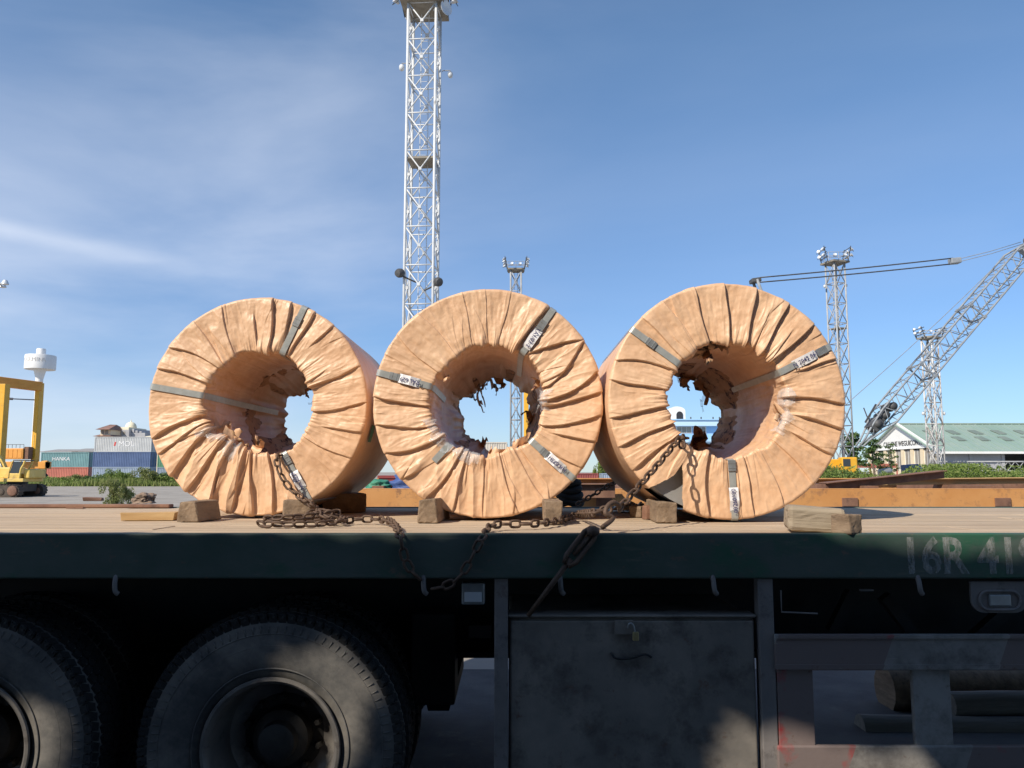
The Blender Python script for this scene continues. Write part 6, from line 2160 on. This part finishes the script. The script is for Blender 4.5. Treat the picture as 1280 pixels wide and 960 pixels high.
def tree(px, pyt, pyc, wpx, Y, label, seed, mat, n=2600, leaf=.16):
    c = P(px, pyt, Y)
    s = Y / 1000
    H = c.z
    t = thing('tree', label, 'tree', (c.x, Y, 0), 0, 'trees in the yard')
    rg = np.random.RandomState(seed)
    mb = MB()
    mb.path([(0, 0, 0), (.06, 0, H * .3), (-.05, .05, H * .6), (.03, 0, H * .95)], [H * .028, H * .022, H * .014, H * .004], 8)
    tips = []
    for k in range(11):
        z = H * (.35 + .055 * k)
        a = k * 2.4 + rg.uniform(-.3, .3)
        l = wpx * s * .5 * (1.0 - .06 * k) * rg.uniform(.7, 1.1)
        e = (l * math.cos(a), l * .8 * math.sin(a), z + l * rg.uniform(.1, .5))
        mb.path([(0, 0, z), (e[0] * .5, e[1] * .5, z + l * .1), e], [H * .010, H * .006, H * .002], 5)
        tips.append(e)
        tips.append((e[0] * .55, e[1] * .55, z + l * .25))
    mb.build('trunk', m_bark, t, smooth=True)
    tips = np.array(tips)
    ci = rg.randint(0, len(tips), n)
    pos = tips[ci] + rg.randn(n, 3) * np.array([.09, .09, .035]) * wpx * s
    pos[:, 2] = np.clip(pos[:, 2], H * .18, H)
    nrm = rg.randn(n, 3) + [0, 0, .8]; nrm /= np.linalg.norm(nrm, axis=1)[:, None]
    t1 = np.cross(nrm, rg.randn(n, 3)); t1 /= np.linalg.norm(t1, axis=1)[:, None]
    t2 = np.cross(nrm, t1)
    sz = leaf * (.6 + .8 * rg.rand(n))[:, None]
    v = np.stack([pos - t1 * sz, pos + t2 * sz * .45, pos + t1 * sz, pos - t2 * sz * .45], 1).reshape(-1, 3)
    inst('crown', np_mesh('crown', v, np.arange(4 * n).reshape(-1, 4), mat, False), t)
tree(1090, 546, 565, 34, 74, 'small open tree in front of the white gable wall', 5, m_leaf2, 1500, .13)
tree(1112, 551, 565, 22, 76, 'thin layered young tree before the gable lettering', 8, m_leaf2, 420, .12)
tree(1063, 541, 556, 30, 125, 'dark tree behind the crane at the edge of the coil', 9, m_leaf2, 2200, .25)

def grass(name, x0, x1, y0, y1, n, h, seed):
    rg = np.random.RandomState(seed)
    x = rg.uniform(x0, x1, n); y = rg.uniform(y0, y1, n)
    hh = h * (.4 + .8 * rg.rand(n)) * (.6 + .7 * np.clip(vnoise(x * .35, y * .35, 0 * x, seed) + .4, 0, 1))
    a = rg.uniform(0, 6.28, n); wd = h * .10
    dx, dy = np.cos(a) * wd, np.sin(a) * wd
    lx, ly = rg.randn(n) * h * .25, rg.randn(n) * h * .25
    v = np.stack([np.stack([x - dx, y - dy, 0 * x], -1), np.stack([x + dx, y + dy, 0 * x], -1), np.stack([x + lx, y + ly, hh], -1)], 1).reshape(-1, 3)
    o = inst(name, np_mesh(name, v, np.arange(3 * n).reshape(-1, 3), m_grass, False))
    return tag(o, 'long yellow green grass growing along the yard edge', 'grass', kind='stuff')
def xr(p0, p1, Y): return P(p0, 590, Y).x, P(p1, 590, Y).x
a, b = xr(-30, 262, 98); grass('grass', a, b, 92.5, 108, 26000, .75, 3)
a, b = xr(990, 1330, 62); grass('grass', a, b, 55, 70, 26000, .95, 4)
a, b = xr(690, 800, 95); grass('grass', a, b, 95, 104, 4000, .8, 5)

# continuous weedy growth between the bushes
def undergrowth(name, px0, px1, Y0, Y1, n, hmax, seed, leaf=.16):
    rg = np.random.RandomState(seed)
    y = rg.uniform(Y0, Y1, n)
    ax, bx_ = (px0 - 640) / 1000, (px1 - 640) / 1000
    x = (ax + (bx_ - ax) * rg.rand(n)) * y
    top = hmax * np.clip(.50 + .75 * vnoise(x * .30, y * .2, 0 * x, seed) + .35 * vnoise(x * 1.3, y * 1.1, 0 * x, seed + 3), .15, 1.15)
    z = top * (1 - .75 * rg.rand(n) ** 1.7)
    pos = np.stack([x, y, z], -1)
    nrm = rg.randn(n, 3) + [0, -.3, .6]; nrm /= np.linalg.norm(nrm, axis=1)[:, None]
    t1 = np.cross(nrm, rg.randn(n, 3)); t1 /= np.linalg.norm(t1, axis=1)[:, None]
    t2 = np.cross(nrm, t1)
    sz = leaf * (.5 + .9 * rg.rand(n))[:, None]
    v = np.stack([pos - t1 * sz, pos + t2 * sz * .4, pos + t1 * sz, pos - t2 * sz * .4], 1).reshape(-1, 3)
    o = inst(name, np_mesh(name, v, np.arange(4 * n).reshape(-1, 4), m_leaf, False))
    tag(o, 'tangled green weeds growing along the edge of the yard', 'weeds', kind='stuff')
undergrowth('undergrowth', 62, 232, 94, 104, 17000, 1.0, 5)
undergrowth('undergrowth', 1020, 1310, 58, 70, 30000, 1.95, 8, .12)
undergrowth('undergrowth', 715, 775, 98, 104, 5000, 2.6, 12)
# weathered timber along the far edge of the empty deck
a, b = D(-80, 634), D(222, 634)
o = MB().bx(a.x, b.x, DY1 - .13, DY1 - .05, DECK + .002, DECK + .026).build('edge_timber', m_rust, bevel=.006)
tag(o, 'long brown timber lying along the far edge of the empty deck', 'timber', 'wood scraps on the deck')

# crumpled plastic scrap on the deck behind the taut chain
def plastic_scrap():
    rg = np.random.RandomState(6)
    n = 22
    u = np.linspace(-1, 1, n)
    U, V = np.meshgrid(u, u)
    h = .03 + .035 * np.abs(fnoise(U * 2.2, V * 2.2, 0 * U, 7, 3))
    ed = np.maximum(np.abs(U), np.abs(V)) ** 3
    z = h * (1 - .85 * ed) + .004
    v = np.stack([U * .13 + .02 * vnoise(U * 3, V * 3, 0 * U, 3), V * .10 + .02 * vnoise(U * 3, V * 3, 0 * U + 5, 3), z], -1).reshape(-1, 3)
    i = np.arange(n - 1)[:, None] * n; j = np.arange(n - 1)[None]
    q = np.stack([i + j, i + j + 1, i + n + j + 1, i + n + j], -1).reshape(-1, 4)
    m = M('bluish_plastic', (.42, .46, .52), (.55, .58, .62), .25, scale=6)
    o = inst('plastic_scrap', np_mesh('plastic_scrap', v, q, m))
    c = D(790, 640)
    o.location = (c.x, c.y, DECK + .002)
    tag(o, 'crumpled bluish plastic scrap on the deck behind the taut chain', 'plastic scrap')
plastic_scrap()
